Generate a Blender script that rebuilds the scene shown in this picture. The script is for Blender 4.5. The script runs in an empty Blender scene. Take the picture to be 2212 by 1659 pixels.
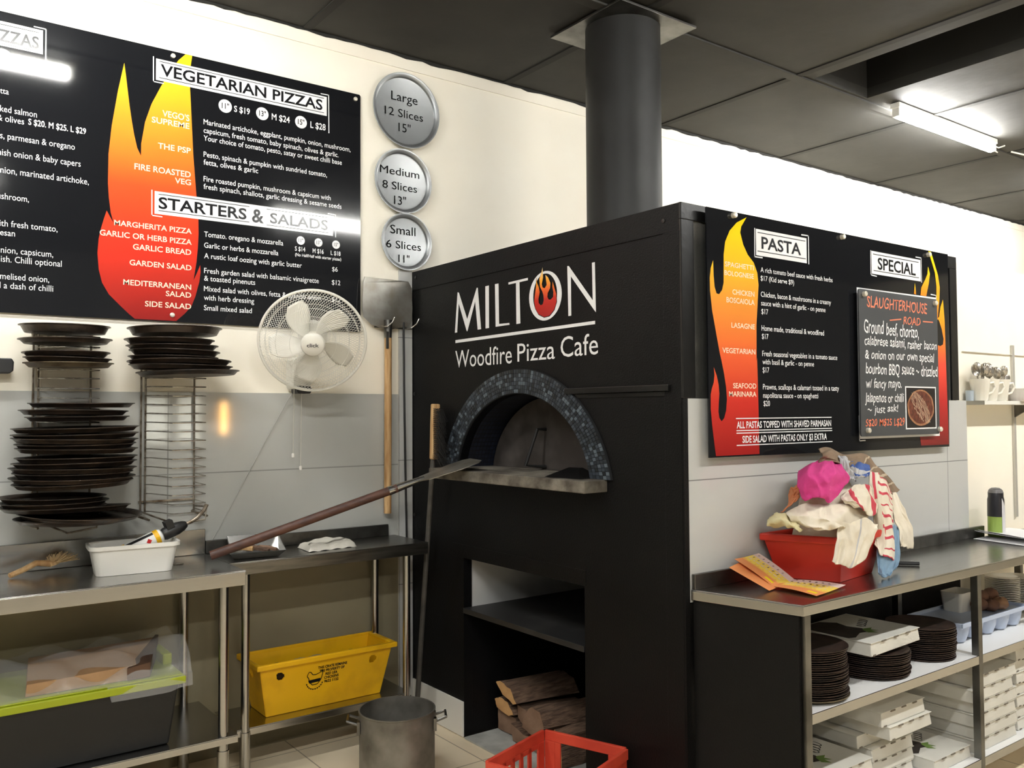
import bpy, bmesh, math, random
from math import sin, cos, pi, radians, sqrt, atan2
from mathutils import Vector, Matrix, Euler
from mathutils.geometry import tessellate_polygon

random.seed(7)
S = bpy.context.scene
COL = S.collection

# ------------------------------------------------------------------ camera, world, exposure
# X runs along the back wall, Y into it, Z up; metres.
YAW, PITCH, ROLL = radians(36.598), radians(1.8824), radians(-0.3308)
fw = Vector((sin(YAW)*cos(PITCH), cos(YAW)*cos(PITCH), sin(PITCH)))
rt = Vector((cos(YAW), -sin(YAW), 0)); up = rt.cross(fw)
rt, up = rt*cos(ROLL)+up*sin(ROLL), up*cos(ROLL)-rt*sin(ROLL)
cd = bpy.data.cameras.new('camera'); cam = bpy.data.objects.new('camera', cd); COL.objects.link(cam)
mw = Matrix((rt, up, -fw)).transposed().to_4x4(); mw.translation = Vector((0, 0, 1.52))
cam.matrix_world = mw
cd.sensor_width = 36; cd.lens = 1887.43/2212*36; cd.clip_start = .05
S.camera = cam
W = bpy.data.worlds.new('world'); S.world = W; W.use_nodes = True
W.node_tree.nodes['Background'].inputs[0].default_value = (.75, .82, .9, 1)
W.node_tree.nodes['Background'].inputs[1].default_value = .30
S.view_settings.view_transform = 'Standard'; S.view_settings.look = 'None'
S.view_settings.gamma = 1; S.view_settings.use_curve_mapping = False
S.view_settings.exposure = 2.6
TUBE = 24.0          # radiance of a ceiling tube

# ------------------------------------------------------------------ materials
def lin(c):
    return tuple(((v/255)/12.92 if v/255 <= .04045 else ((v/255+.055)/1.055)**2.4) for v in c)
MATS = {}
def M(name, col, rough=.5, metal=0, col2=None, vs=6, lo=.35, hi=.65, bump=0, bs=60, stretch=None, spec=.5, emit=None, alpha=None, trans=0, rvar=0):
    m = bpy.data.materials.new(name); m.use_nodes = True
    nt = m.node_tree; b = nt.nodes['Principled BSDF']
    c = lin(col) + (1,)
    b.inputs['Base Color'].default_value = c
    b.inputs['Roughness'].default_value = rough
    b.inputs['Metallic'].default_value = metal
    b.inputs['Specular IOR Level'].default_value = spec
    if trans: b.inputs['Transmission Weight'].default_value = trans
    if alpha is not None: b.inputs['Alpha'].default_value = alpha
    if emit:
        b.inputs['Emission Color'].default_value = lin(emit[0]) + (1,)
        b.inputs['Emission Strength'].default_value = emit[1]
    tc = mp = None
    def coord():
        nonlocal tc, mp
        if mp is None:
            tc = nt.nodes.new('ShaderNodeTexCoord'); mp = nt.nodes.new('ShaderNodeMapping')
            nt.links.new(tc.outputs['Object'], mp.inputs['Vector'])
            if stretch: mp.inputs['Scale'].default_value = stretch
        return mp.outputs['Vector']
    if col2 or rvar:
        n = nt.nodes.new('ShaderNodeTexNoise'); n.inputs['Scale'].default_value = vs; n.inputs['Detail'].default_value = 5
        nt.links.new(coord(), n.inputs['Vector'])
        if col2:
            r = nt.nodes.new('ShaderNodeValToRGB')
            r.color_ramp.elements[0].position = lo; r.color_ramp.elements[0].color = c
            r.color_ramp.elements[1].position = hi; r.color_ramp.elements[1].color = lin(col2) + (1,)
            nt.links.new(n.outputs['Fac'], r.inputs['Fac']); nt.links.new(r.outputs['Color'], b.inputs['Base Color'])
        if rvar:
            k = nt.nodes.new('ShaderNodeMapRange')
            k.inputs['To Min'].default_value = max(0, rough-rvar); k.inputs['To Max'].default_value = rough+rvar
            nt.links.new(n.outputs['Fac'], k.inputs['Value']); nt.links.new(k.outputs['Result'], b.inputs['Roughness'])
    if bump:
        n2 = nt.nodes.new('ShaderNodeTexNoise'); n2.inputs['Scale'].default_value = bs; n2.inputs['Detail'].default_value = 4
        nt.links.new(coord(), n2.inputs['Vector'])
        bp = nt.nodes.new('ShaderNodeBump'); bp.inputs['Strength'].default_value = bump; bp.inputs['Distance'].default_value = .01
        nt.links.new(n2.outputs['Fac'], bp.inputs['Height']); nt.links.new(bp.outputs['Normal'], b.inputs['Normal'])
    MATS[name] = m
    return m

def grid_mat(name, col, joint, w, h, mortar, rough, axes='XZ', offset=0.0, origin=(0, 0), col2=None):
    """tiles of w x h metres laid in a plane of the object, with joints"""
    m = M(name, col, rough); nt = m.node_tree; b = nt.nodes['Principled BSDF']
    tc = nt.nodes.new('ShaderNodeTexCoord'); sp = nt.nodes.new('ShaderNodeSeparateXYZ'); cb = nt.nodes.new('ShaderNodeCombineXYZ')
    mp = nt.nodes.new('ShaderNodeMapping'); mp.inputs['Location'].default_value = (-origin[0], -origin[1], 0)
    nt.links.new(tc.outputs['Object'], sp.inputs[0])
    nt.links.new(sp.outputs[axes[0]], cb.inputs['X']); nt.links.new(sp.outputs[axes[1]], cb.inputs['Y'])
    nt.links.new(cb.outputs[0], mp.inputs['Vector'])
    br = nt.nodes.new('ShaderNodeTexBrick'); br.offset = offset; br.squash = 1
    br.inputs['Scale'].default_value = 1; br.inputs['Brick Width'].default_value = w; br.inputs['Row Height'].default_value = h
    br.inputs['Mortar Size'].default_value = mortar; br.inputs['Mortar Smooth'].default_value = .1; br.inputs['Bias'].default_value = 0
    br.inputs['Color1'].default_value = lin(col)+(1,); br.inputs['Color2'].default_value = lin(col2 or col)+(1,); br.inputs['Mortar'].default_value = lin(joint)+(1,)
    nt.links.new(mp.outputs[0], br.inputs['Vector']); nt.links.new(br.outputs['Color'], b.inputs['Base Color'])
    return m

def ramp_mat(name, stops, rough=.3):
    """printed colour ramp running up the height of the printed shape"""
    m = M(name, (255, 120, 0), rough); nt = m.node_tree; b = nt.nodes['Principled BSDF']
    tc = nt.nodes.new('ShaderNodeTexCoord'); sp = nt.nodes.new('ShaderNodeSeparateXYZ'); r = nt.nodes.new('ShaderNodeValToRGB')
    nt.links.new(tc.outputs['Generated'], sp.inputs[0]); nt.links.new(sp.outputs['Z'], r.inputs['Fac'])
    e = r.color_ramp.elements
    while len(e) < len(stops): e.new(.5)
    for k, (p, c) in zip(e, stops): k.position = p; k.color = lin(c)+(1,)
    nt.links.new(r.outputs['Color'], b.inputs['Base Color'])
    return m

paint = M('wall_paint', (249, 244, 229), .7, col2=(246, 239, 222), vs=1.5, bump=.15, bs=9)
cladm = grid_mat('wall_cladding', (188, 189, 184), (150, 150, 145), 1.2, .63, .003, .06, 'XZ', 0, (.565+1.2-1.2, .38))
tilem = grid_mat('side_cladding', (192, 193, 190), (125, 125, 123), 2.4, .63, .002, .08, 'XZ', 0, (-3, .65))
ceilm = M('ceiling_board', (52, 51, 47), .75, col2=(44, 43, 40), vs=3, bump=.25, bs=7)
ceild = M('ceiling_joint', (34, 33, 30), .8)
floorm = grid_mat('floor_tiles', (244, 228, 198), (166, 150, 124), .6, .6, .003, .4, 'XY', 0, (.1, .22), (236, 219, 188))
roomm = M('room_paint', (104, 103, 100), .8, col2=(95, 94, 91), vs=2)
black = M('black_panel', (9, 9, 10), .5, col2=(12, 12, 13), vs=3, bump=.2, bs=160, spec=.22)
blackg = M('black_enamel', (17, 17, 17), .28, bump=.06, bs=45, spec=.5)
sootm = M('soot', (58, 52, 48), .8, col2=(96, 90, 86), vs=5, lo=.45, hi=.8)
stone = M('hearth_stone', (132, 126, 114), .8, col2=(70, 64, 56), vs=9, bump=.5, bs=40)
fluem = M('flue_steel', (50, 50, 49), .5, metal=.35, col2=(43, 43, 42), vs=4, spec=.4)
boardm = M('board_print', (24, 25, 28), .07, spec=.5)
whitep = M('white_print', (240, 240, 240), .1)
paintw = M('white_lettering', (236, 236, 236), .5)
mattei = M('matte_ink', (16, 16, 17), .9, spec=.1)
inkd = M('ink', (24, 25, 28), .2)
creamp = M('cream_print', (255, 233, 205), .2)
flam = ramp_mat('flame_print', [(0, (150, 38, 36)), (.28, (222, 60, 42)), (.48, (250, 84, 44)), (.72, (250, 150, 48)), (.95, (252, 200, 40))], .08)
flam2 = ramp_mat('flame_print_tall', [(0, (160, 36, 34)), (.22, (206, 56, 46)), (.4, (236, 100, 58)), (.62, (238, 152, 62)), (.8, (250, 196, 50)), (1, (252, 214, 20))], .08)
flam3 = ramp_mat('flame_print_wide', [(0, (120, 30, 30)), (.3, (190, 40, 40)), (.55, (235, 80, 60)), (.8, (250, 150, 40)), (1, (255, 190, 30))], .16)
flam4 = ramp_mat('flame_print_emblem', [(0, (170, 40, 36)), (.35, (200, 50, 40)), (.55, (240, 110, 50)), (.75, (250, 175, 50)), (1, (255, 236, 170))], .2)
yel = ramp_mat('flame_print_thin', [(0, (250, 140, 40)), (.5, (252, 180, 40)), (1, (255, 222, 20))], .16)
steel = M('stainless_steel', (178, 177, 174), .24, metal=1, rvar=.06, vs=8, stretch=(1, 14, 14))
steeld = M('worn_steel', (132, 131, 127), .38, metal=1, col2=(90, 88, 84), vs=6, rvar=.1)
chrome = M('chrome_wire', (215, 213, 206), .25, metal=.75, col2=(150, 140, 125), vs=30)
wire = M('tarnished_wire', (168, 160, 146), .38, metal=.7, col2=(96, 82, 66), vs=25)
alu = M('aluminium', (176, 174, 168), .42, metal=.85, col2=(140, 134, 122), vs=9, bump=.15, bs=14)
alub = M('bright_aluminium', (172, 175, 176), .4, metal=.9, rvar=.06, vs=4)
panm = M('seasoned_pan', (42, 38, 35), .34, metal=.35, col2=(70, 58, 48), vs=14, bump=.15, bs=60)
pantan = M('worn_pan', (132, 120, 96), .45, metal=.5, col2=(70, 58, 44), vs=10)
wood = M('pale_wood', (214, 178, 128), .6, col2=(178, 134, 84), vs=7, stretch=(8, 8, 1))
woodd = M('dark_wood', (92, 58, 44), .5, col2=(66, 40, 32), vs=9, stretch=(1, 6, 6))
wplast = M('white_plastic', (232, 230, 222), .35)
fanw = M('fan_plastic', (226, 224, 214), .4)
greyp = M('grey_plastic', (70, 70, 70), .5)
blackp = M('black_plastic', (24, 24, 25), .45)
redp = M('red_plastic', (208, 52, 36), .4, col2=(194, 46, 32), vs=3)
redc = M('red_crate', (224, 82, 58), .5, col2=(200, 64, 46), vs=9)
yelp = M('yellow_plastic', (240, 184, 10), .45, col2=(212, 154, 8), vs=7, lo=.5, hi=.8)
lime = M('lime_plastic', (150, 162, 20), .4)
card = M('cardboard', (176, 138, 98), .8, col2=(160, 122, 84), vs=6)
cardd = M('brown_paper', (104, 74, 52), .8, col2=(76, 54, 40), vs=8)
boxw = M('box_card', (226, 224, 216), .6, col2=(214, 212, 203), vs=4)
boxe = M('box_edge', (120, 112, 100), .8)
logb = M('log_bark', (128, 102, 82), .9, col2=(84, 64, 52), vs=14, bump=.8, bs=30, stretch=(1, 6, 6))
loge = M('log_end', (214, 168, 112), .85, col2=(184, 136, 84), vs=9, bump=.4, bs=40)
loge2 = M('log_end_grey', (150, 120, 98), .85, col2=(124, 96, 76), vs=9, bump=.4, bs=40)
potm = M('pot_aluminium', (150, 146, 138), .5, metal=.7, col2=(100, 96, 88), vs=7, lo=.4, hi=.7)
glassm = M('clear_glass', (250, 250, 250), .03, trans=1)
paper = M('paper', (236, 236, 238), .7)
ceram = M('white_china', (238, 234, 222), .18)
screwm = M('screw_cap', (226, 220, 204), .3, metal=.3)
tubem = M('tube_light', (255, 255, 255), .4, emit=((255, 254, 250), TUBE))
battm = M('light_batten', (226, 224, 216), .4)

# ------------------------------------------------------------------ mesh builder
class MB:
    def __init__(s): s.v = []; s.f = []; s.mi = []; s.cur = 0
    def add(s, vs, fs):
        o = len(s.v); s.v += [Vector(p) for p in vs]
        for f in fs: s.f.append([i+o for i in f]); s.mi.append(s.cur)
        return s
    def box(s, x0, x1, y0, y1, z0, z1):
        return s.add([(x0,y0,z0),(x1,y0,z0),(x1,y1,z0),(x0,y1,z0),(x0,y0,z1),(x1,y0,z1),(x1,y1,z1),(x0,y1,z1)],
                     [(3,2,1,0),(4,5,6,7),(0,1,5,4),(1,2,6,5),(2,3,7,6),(3,0,4,7)])
    def obox(s, c, sx, sy, sz, rot=None):
        m = (rot or Matrix.Identity(3)); c = Vector(c); a = []
        for z in (-1, 1):
            for x, y in ((-1,-1),(1,-1),(1,1),(-1,1)): a.append(c + m @ Vector((x*sx/2, y*sy/2, z*sz/2)))
        return s.add(a, [(3,2,1,0),(4,5,6,7),(0,1,5,4),(1,2,6,5),(2,3,7,6),(3,0,4,7)])
    def hexa(s, b, t):
        n = len(b)
        return s.add(list(b)+list(t), [tuple(range(n))[::-1], tuple(range(n, 2*n))]+[(i,(i+1)%n,(i+1)%n+n,i+n) for i in range(n)])
    def tube(s, pts, r, n=8, closed=False, caps=True, r1=None):
        pts = [Vector(p) for p in pts]; k = len(pts); rings = []
        nrm = None
        for i, p in enumerate(pts):
            a = pts[(i-1) % k] if (closed or i > 0) else p
            b = pts[(i+1) % k] if (closed or i < k-1) else p
            t = (b-a).normalized()
            if nrm is None:
                nrm = t.orthogonal().normalized()
            else:
                nrm = (nrm - t*nrm.dot(t)); nrm = nrm.normalized() if nrm.length > 1e-6 else t.orthogonal().normalized()
            bi = t.cross(nrm)
            rr = r if r1 is None else r+(r1-r)*i/(k-1)
            rings.append([p + (nrm*cos(2*pi*j/n)+bi*sin(2*pi*j/n))*rr for j in range(n)])
        vs = [q for R in rings for q in R]; fs = []
        m = k if closed else k-1
        for i in range(m):
            for j in range(n):
                fs.append((i*n+j, i*n+(j+1) % n, ((i+1) % k)*n+(j+1) % n, ((i+1) % k)*n+j))
        if caps and not closed: fs += [tuple(range(n))[::-1], tuple(range((k-1)*n, k*n))]
        return s.add(vs, fs)
    def cyl(s, p0, p1, r, n=20, r1=None): return s.tube([p0, p1], r, n, r1=r1)
    def lathe(s, prof, org=(0,0,0), n=32, rot=None, caps=True):
        org = Vector(org); rot = rot or Matrix.Identity(3); vs = []; fs = []; k = len(prof)
        for r, z in prof:
            for j in range(n): vs.append(org + rot @ Vector((r*cos(2*pi*j/n), r*sin(2*pi*j/n), z)))
        for i in range(k-1):
            for j in range(n): fs.append((i*n+j, i*n+(j+1) % n, (i+1)*n+(j+1) % n, (i+1)*n+j))
        if caps:
            if prof[0][0] > 1e-5: fs.append(tuple(range(n))[::-1])
            if prof[-1][0] > 1e-5: fs.append(tuple(range((k-1)*n, k*n)))
        return s.add(vs, fs)
    def flat(s, poly, fn):
        tri = tessellate_polygon([[Vector((a, b, 0)) for a, b in poly]])
        return s.add([fn(a, b, 0) for a, b in poly], [tuple(t) for t in tri])
    def prism(s, poly, fn, w0, w1):
        tri = tessellate_polygon([[Vector((a, b, 0)) for a, b in poly]]); n = len(poly)
        s.add([fn(a, b, w0) for a, b in poly] + [fn(a, b, w1) for a, b in poly],
              [tuple(t) for t in tri] + [tuple(i+n for i in reversed(t)) for t in tri] + [(i, (i+1) % n, (i+1) % n+n, i+n) for i in range(n)])
        return s
    def grid(s, fn, nu, nv, wrap=False):
        vs = [fn(i/nu, j/nv) for i in range(nu+1) for j in range(nv+1)]; m = nv+1
        return s.add(vs, [(i*m+j, i*m+j+1, (i+1)*m+j+1, (i+1)*m+j) for i in range(nu) for j in range(nv)])
    def line(s, a, b, w, fn):
        a = Vector(a); b = Vector(b); d = (b-a).normalized(); p = Vector((-d.y, d.x))*w/2
        q = [a-p, b-p, b+p, a+p]
        return s.add([fn(k.x, k.y, 0) for k in q], [(0, 1, 2, 3)])
    def build(s, name, mat, parent=None, smooth=False, bevel=0, recalc=True, angle=35, thick=0, sub=0):
        org = Vector((0, 0, 0)); p = parent
        while p is not None: org += p.location; p = p.parent
        own = Vector((0, 0, 0))
        if parent is None:
            xs = [v.x for v in s.v]; ys = [v.y for v in s.v]; zs = [v.z for v in s.v]
            own = Vector(((min(xs)+max(xs))/2, (min(ys)+max(ys))/2, min(zs)))
        me = bpy.data.meshes.new(name)
        me.from_pydata([v-org-own for v in s.v], [], s.f)
        for m in (mat if isinstance(mat, (list, tuple)) else [mat]): me.materials.append(m)
        me.polygons.foreach_set('material_index', s.mi)
        if recalc:
            bm = bmesh.new(); bm.from_mesh(me); bmesh.ops.recalc_face_normals(bm, faces=bm.faces); bm.to_mesh(me); bm.free()
        if smooth:
            me.polygons.foreach_set('use_smooth', [True]*len(me.polygons)); me.set_sharp_from_angle(angle=radians(angle))
        me.update()
        o = bpy.data.objects.new(name, me); COL.objects.link(o)
        o.location = own
        if parent: o.parent = parent
        if thick:
            k = o.modifiers.new('thickness', 'SOLIDIFY'); k.thickness = thick; k.offset = 0
        if sub:
            k = o.modifiers.new('smooth', 'SUBSURF'); k.levels = sub; k.render_levels = sub
        if bevel:
            k = o.modifiers.new('edges', 'BEVEL'); k.width = bevel; k.segments = 2; k.limit_method = 'ANGLE'; k.angle_limit = radians(50)
        return o

def tag(o, label, cat, group=None):
    o['label'] = label; o['category'] = cat
    if group: o['group'] = group
    return o
def thing(name, label, cat, loc=(0,0,0), group=None):
    o = bpy.data.objects.new(name, None); COL.objects.link(o); o.location = loc; o.empty_display_size = .1
    return tag(o, label, cat, group)
def struct(o): o['kind'] = 'structure'; return o
def copytree(o, loc=None, rot=None, scale=None, label=None, parent=None):
    c = o.copy(); COL.objects.link(c)
    if parent: c.parent = parent
    if loc is not None: c.location = loc
    if rot is not None: c.rotation_euler = rot
    if scale is not None: c.scale = scale
    if label: c['label'] = label
    for k in list(o.children): copytree(k, parent=c)
    return c
def rotz(a): return Matrix.Rotation(a, 3, 'Z')
def rrect(w, h, r, n=5):
    out = []
    for cx, cy, a0 in ((w/2-r, h/2-r, 0), (-w/2+r, h/2-r, pi/2), (-w/2+r, -h/2+r, pi), (w/2-r, -h/2+r, 1.5*pi)):
        for i in range(n+1): a = a0+pi/2*i/n; out.append((cx+r*cos(a), cy+r*sin(a)))
    return out
def axes(n, upv=(0, 0, 1)):
    """rotation whose Z column is n"""
    z = Vector(n).normalized(); x = Vector(upv).cross(z)
    x = x.normalized() if x.length > 1e-5 else z.orthogonal().normalized()
    return Matrix((x, z.cross(x), z)).transposed()

# lettering: outlines of the built-in letter shapes, fitted to a run length and a capital height
_TX = {}
def glyphs(t, bold=0, shear=0):
    k = (t, bold, shear)
    if k not in _TX:
        c = bpy.data.curves.new('lettering', 'FONT'); c.body = t; c.size = 1; c.offset = bold; c.shear = shear; c.resolution_u = 3
        o = bpy.data.objects.new('lettering', c)
        me = bpy.data.meshes.new_from_object(o)
        _TX[k] = ([tuple(v.co[:2]) for v in me.vertices], [tuple(p.vertices) for p in me.polygons])
        bpy.data.objects.remove(o); bpy.data.curves.remove(c); bpy.data.meshes.remove(me)
    return _TX[k]
def ext(t, bold=0, shear=0):
    v = glyphs(t, bold, shear)[0]; return min(a for a, b in v), max(a for a, b in v)
CAP = max(b for a, b in glyphs('H')[0])
def letter(mb, t, x0, x1, zb, cap, fn, bold=0, shear=0, wob=0):
    vs, fs = glyphs(t, bold, shear); a, b = ext(t, bold, shear)
    sx = (x1-x0)/(b-a); sz = cap/CAP
    mb.add([fn(x0+(x-a)*sx, zb+y*sz+(wob*sz*sin(9*(x-a)+len(t)) if wob else 0), 0) for x, y in vs], fs)
def plane_y(y): return lambda u, v, w: (u, y+w, v)
def plane_x(x): return lambda u, v, w: (x+w, u, v)

# ------------------------------------------------------------------ printed shapes and lettering, in metres on their boards
FLAME_L=[(0.8722, 3.0207), (0.8815, 2.9507), (0.8953, 2.8372), (0.9051, 2.7726), (0.9144, 2.7189), (0.9267, 2.6656), (0.9426, 2.6322), (0.9432, 2.6853), (0.9582, 2.783), (0.984, 2.8668), (1.0208, 2.9481), (1.0635, 3.0317), (1.096, 3.0852), (1.1262, 3.1242), (1.1552, 3.1231), (1.1483, 3.0687), (1.1466, 2.9758), (1.1529, 2.8615), (1.1624, 2.6787), (1.1776, 2.4909), (1.1775, 2.4964), (1.1866, 2.3897), (1.1878, 2.3251), (1.1852, 2.2601), (1.1793, 2.1949), (1.1672, 2.1144), (1.1796, 2.1434), (1.1962, 2.1858), (1.1977, 2.1536), (1.1924, 2.1101), (1.176, 2.0444), (1.1596, 2.0004), (1.1308, 1.9644), (1.094, 1.9292), (0.9232, 1.9287), (0.8999, 1.9478), (0.8653, 1.9803), (0.8197, 2.0257), (0.7932, 2.0721), (0.7797, 2.1274), (0.7743, 2.1955), (0.7785, 2.2565), (0.7874, 2.302), (0.7982, 2.3439), (0.8084, 2.3778), (0.8206, 2.355), (0.8359, 2.3284), (0.8242, 2.3718), (0.8161, 2.4359), (0.8126, 2.4925), (0.8126, 2.52), (0.8133, 2.6182), (0.8248, 2.7405), (0.8487, 2.8992)]
T_CUT=[
('goats fetta', 'tta', 0.4149, 0.445, 2.7917, 0.0237),
('smoked salmon', 'ked salmon', 0.4158, 0.5446, 2.7194, 0.0261),
('& olives', '& olives', 0.4066, 0.4995, 2.6821, 0.0259),
('rocket leaves, parmesan & oregano', 's, parmesan & oregano', 0.417, 0.6847, 2.6126, 0.0266),
('spanish onion & baby capers', 'nish onion & baby capers', 0.4099, 0.7071, 2.546, 0.0267),
('spanish onion, marinated artichoke,', 'nion, marinated artichoke,', 0.4195, 0.7388, 2.476, 0.0269),
('mushroom,', 'shroom,', 0.4242, 0.5201, 2.3726, 0.0258),
('with fresh tomato,', 'th fresh tomato,', 0.4244, 0.624, 2.2652, 0.026),
('parmesan', 'esan', 0.4215, 0.4728, 2.2289, 0.0253),
('spanish onion, capsicum,', 'nion, capsicum,', 0.4249, 0.6093, 2.1601, 0.0259),
('to finish. Chilli optional', 'ish. Chilli optional', 0.4254, 0.6406, 2.1244, 0.0259),
('caramelised onion,', 'melised onion,', 0.4235, 0.5957, 2.0564, 0.0258),
('and a dash of chilli', 'a dash of chilli', 0.4364, 0.6107, 2.0204, 0.0258)]
T_NAME=[
("VEGO'S", 1.0298, 1.1448, 2.8222, 0.0283),
('SUPREME', 0.9857, 1.145, 2.7873, 0.0258),
('THE PSP', 1.012, 1.1512, 2.678, 0.0258),
('FIRE ROASTED', 0.9166, 1.1519, 2.571, 0.0265),
('VEG', 1.0843, 1.1532, 2.5366, 0.025),
('MARGHERITA PIZZA', 0.8378, 1.1576, 2.32, 0.0236),
('GARLIC OR HERB PIZZA', 0.7821, 1.1579, 2.2716, 0.0242),
('GARLIC BREAD', 0.9131, 1.1561, 2.2257, 0.0247),
('GARDEN SALAD', 0.9002, 1.1578, 2.1574, 0.0239),
('MEDITERRANEAN', 0.876, 1.1571, 2.0714, 0.0238),
('SALAD', 1.0495, 1.1573, 2.0362, 0.0236),
('SIDE SALAD', 0.9637, 1.1576, 1.9854, 0.024)]
T_DESC=[
('Marinated artichoke, eggplant, pumpkin, onion, mushroom,', 1.2068, 1.9285, 2.8214, 0.0236),
('capsicum, fresh tomato, baby spinach, olives & garlic.', 1.207, 1.8644, 2.7835, 0.0235),
('Your choice of tomato, pesto, satay or sweet chilli base', 1.2072, 1.8814, 2.7484, 0.0235),
('Pesto, spinach & pumpkin with sundried tomato,', 1.2076, 1.8027, 2.6747, 0.0235),
('fetta, olives & garlic', 1.2078, 1.4583, 2.6393, 0.0235),
('Fire roasted pumpkin, mushroom & capsicum with', 1.2082, 1.8225, 2.564, 0.0234),
('fresh spinach, shallots, garlic dressing & sesame seeds', 1.2084, 1.8797, 2.5294, 0.0234),
('Tomato. oregano & mozzarella', 1.2122, 1.5809, 2.3148, 0.0234),
('Garlic or herbs & mozzarella', 1.2125, 1.5572, 2.2654, 0.0233),
('A rustic loaf oozing with garlic butter', 1.2127, 1.6742, 2.2179, 0.0233),
('Fresh garden salad with balsamic vinaigrette', 1.2131, 1.761, 2.1514, 0.0233),
('& toasted pinenuts', 1.2133, 1.4464, 2.117, 0.0233),
('Mixed salad with olives, fetta & spanish onion', 1.2126, 1.7717, 2.0704, 0.0233),
('with herb dressing', 1.2128, 1.442, 2.0306, 0.0233),
('Small mixed salad', 1.2131, 1.431, 1.9848, 0.0232),
('$6', 1.8301, 1.86, 2.216, 0.0222),
('$12', 1.8289, 1.8739, 2.1506, 0.0233),
('$12', 1.829, 1.874, 2.0672, 0.0233)]
T_BOLD=[
('S $20. M $25. L $29', 0.5144, 0.7261, 2.6856, 0.0239),
('L $29', 0.4764, 0.5506, 2.934, 0.0228),
('S $19', 1.3443, 1.4181, 2.9067, 0.0272),
('M $24', 1.5226, 1.6118, 2.9051, 0.029),
('L $28', 1.716, 1.7953, 2.904, 0.0298),
('S $14', 1.6388, 1.6912, 2.2973, 0.0206),
('M $16', 1.7287, 1.786, 2.2964, 0.0209),
('L $18', 1.8228, 1.875, 2.2962, 0.02),
('(No Half/Half with starter pizzas)', 1.64, 1.8787, 2.272, 0.0141)]
T_HEAD=[
('PIZZAS', 0.3668, 0.5489, 3.0002, 0.0483),
('VEGETARIAN PIZZAS', 1.0204, 1.7785, 3.0012, 0.0499),
('STARTERS', 1.0159, 1.4043, 2.4162, 0.0496),
('&', 1.4298, 1.4856, 2.4093, 0.062),
('SALADS', 1.5161, 1.8078, 2.4151, 0.0479)]
R_PANEL=[(0.3505, 3.0801, 0.564, 2.9819), (1.0011, 3.071, 1.8011, 2.9756), (0.9994, 2.4895, 1.8346, 2.3888)]
P_LINES_L=[((0.368, 3.068), (0.5492, 3.0662)), ((0.369, 2.9855), (0.55, 2.9943)), ((1.0146, 3.0612), (1.7862, 3.0609)), ((1.0151, 2.9905), (1.7863, 2.9883)), ((1.0155, 2.478), (1.4173, 2.4767)), ((1.4995, 2.4768), (1.8137, 2.4775)), ((1.016, 2.4069), (1.4176, 2.4043)), ((1.4998, 2.404), (1.8138, 2.4014))]
P_BRACK_L=[[(0.532, 3.088), (0.5735, 3.0883), (0.5738, 2.9341)], [(0.9904, 3.0753), (0.9912, 2.967), (1.0325, 2.9677)], [(1.7713, 3.0812), (1.8111, 3.0824), (1.8126, 2.8967)], [(0.9883, 2.49), (0.9891, 2.3811), (1.0302, 2.3802)], [(1.8095, 2.497), (1.8477, 2.4964), (1.8484, 2.3871)]]
P_DISC_L=[('15"', 0.4221, 2.9346, 0.036), ('11"', 1.3037, 2.9232, 0.0305), ('13"', 1.4772, 2.9232, 0.03), ('15"', 1.668, 2.9205, 0.03), ('11"', 1.6682, 2.3488, 0.0205), ('13"', 1.7589, 2.3492, 0.0205), ('15"', 1.8509, 2.3489, 0.0205)]
P_SCREW_L=[(1.0723, 3.0984), (1.0764, 1.9547), (1.955, 3.0932)]
FLAME_R=[(2.6025, 2.2344), (2.546, 2.208), (2.5062, 2.1737), (2.4804, 2.1306), (2.4712, 2.0824), (2.47, 2.0279), (2.469, 1.9808), (2.4603, 1.9548), (2.4437, 1.938), (2.4302, 1.9398), (2.4199, 1.9623), (2.4154, 2.0049), (2.4138, 2.0567), (2.4009, 2.0286), (2.3949, 1.9924), (2.3956, 1.9461), (2.4049, 1.879), (2.4222, 1.8087), (2.4421, 1.7309), (2.4523, 1.6994), (2.4449, 1.725), (2.4638, 1.6583), (2.475, 1.6047), (2.4782, 1.5643), (2.4733, 1.5239), (2.4625, 1.4972), (2.448, 1.4852), (2.4362, 1.4974), (2.4318, 1.5187), (2.434, 1.5508), (2.4379, 1.5828), (2.4345, 1.6149), (2.4251, 1.6468), (2.4097, 1.6771), (2.4131, 1.6492), (2.4086, 1.6225), (2.3982, 1.6011), (2.3918, 1.5798), (2.3908, 1.5295), (2.3976, 1.4712), (2.4082, 1.4048), (2.4153, 1.3628), (2.6569, 1.3628), (2.6554, 1.5234), (2.6537, 1.6348), (2.6513, 1.7184), (2.6482, 1.7054), (2.6508, 1.8392), (2.6606, 1.9332), (2.6666, 1.9899), (2.66, 2.0344), (2.6404, 2.07), (2.6062, 2.0964), (2.5812, 2.1308), (2.5651, 2.1734), (2.5713, 2.1963)]
T_NAME_R=[
('SPAGHETTI', 2.4769, 2.6386, 2.0415, 0.0182),
('BOLOGNESE', 2.474, 2.639, 2.0096, 0.0181),
('CHICKEN', 2.5162, 2.6404, 1.9432, 0.019),
('BOSCAIOLA', 2.4829, 2.6408, 1.9122, 0.0196),
('LASAGNE', 2.5081, 2.6405, 1.8224, 0.0189),
('VEGETARIAN', 2.4567, 2.6412, 1.7298, 0.0187),
('SEAFOOD', 2.5129, 2.6433, 1.6039, 0.019),
('MARINARA', 2.49, 2.6435, 1.5739, 0.0189)]
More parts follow.
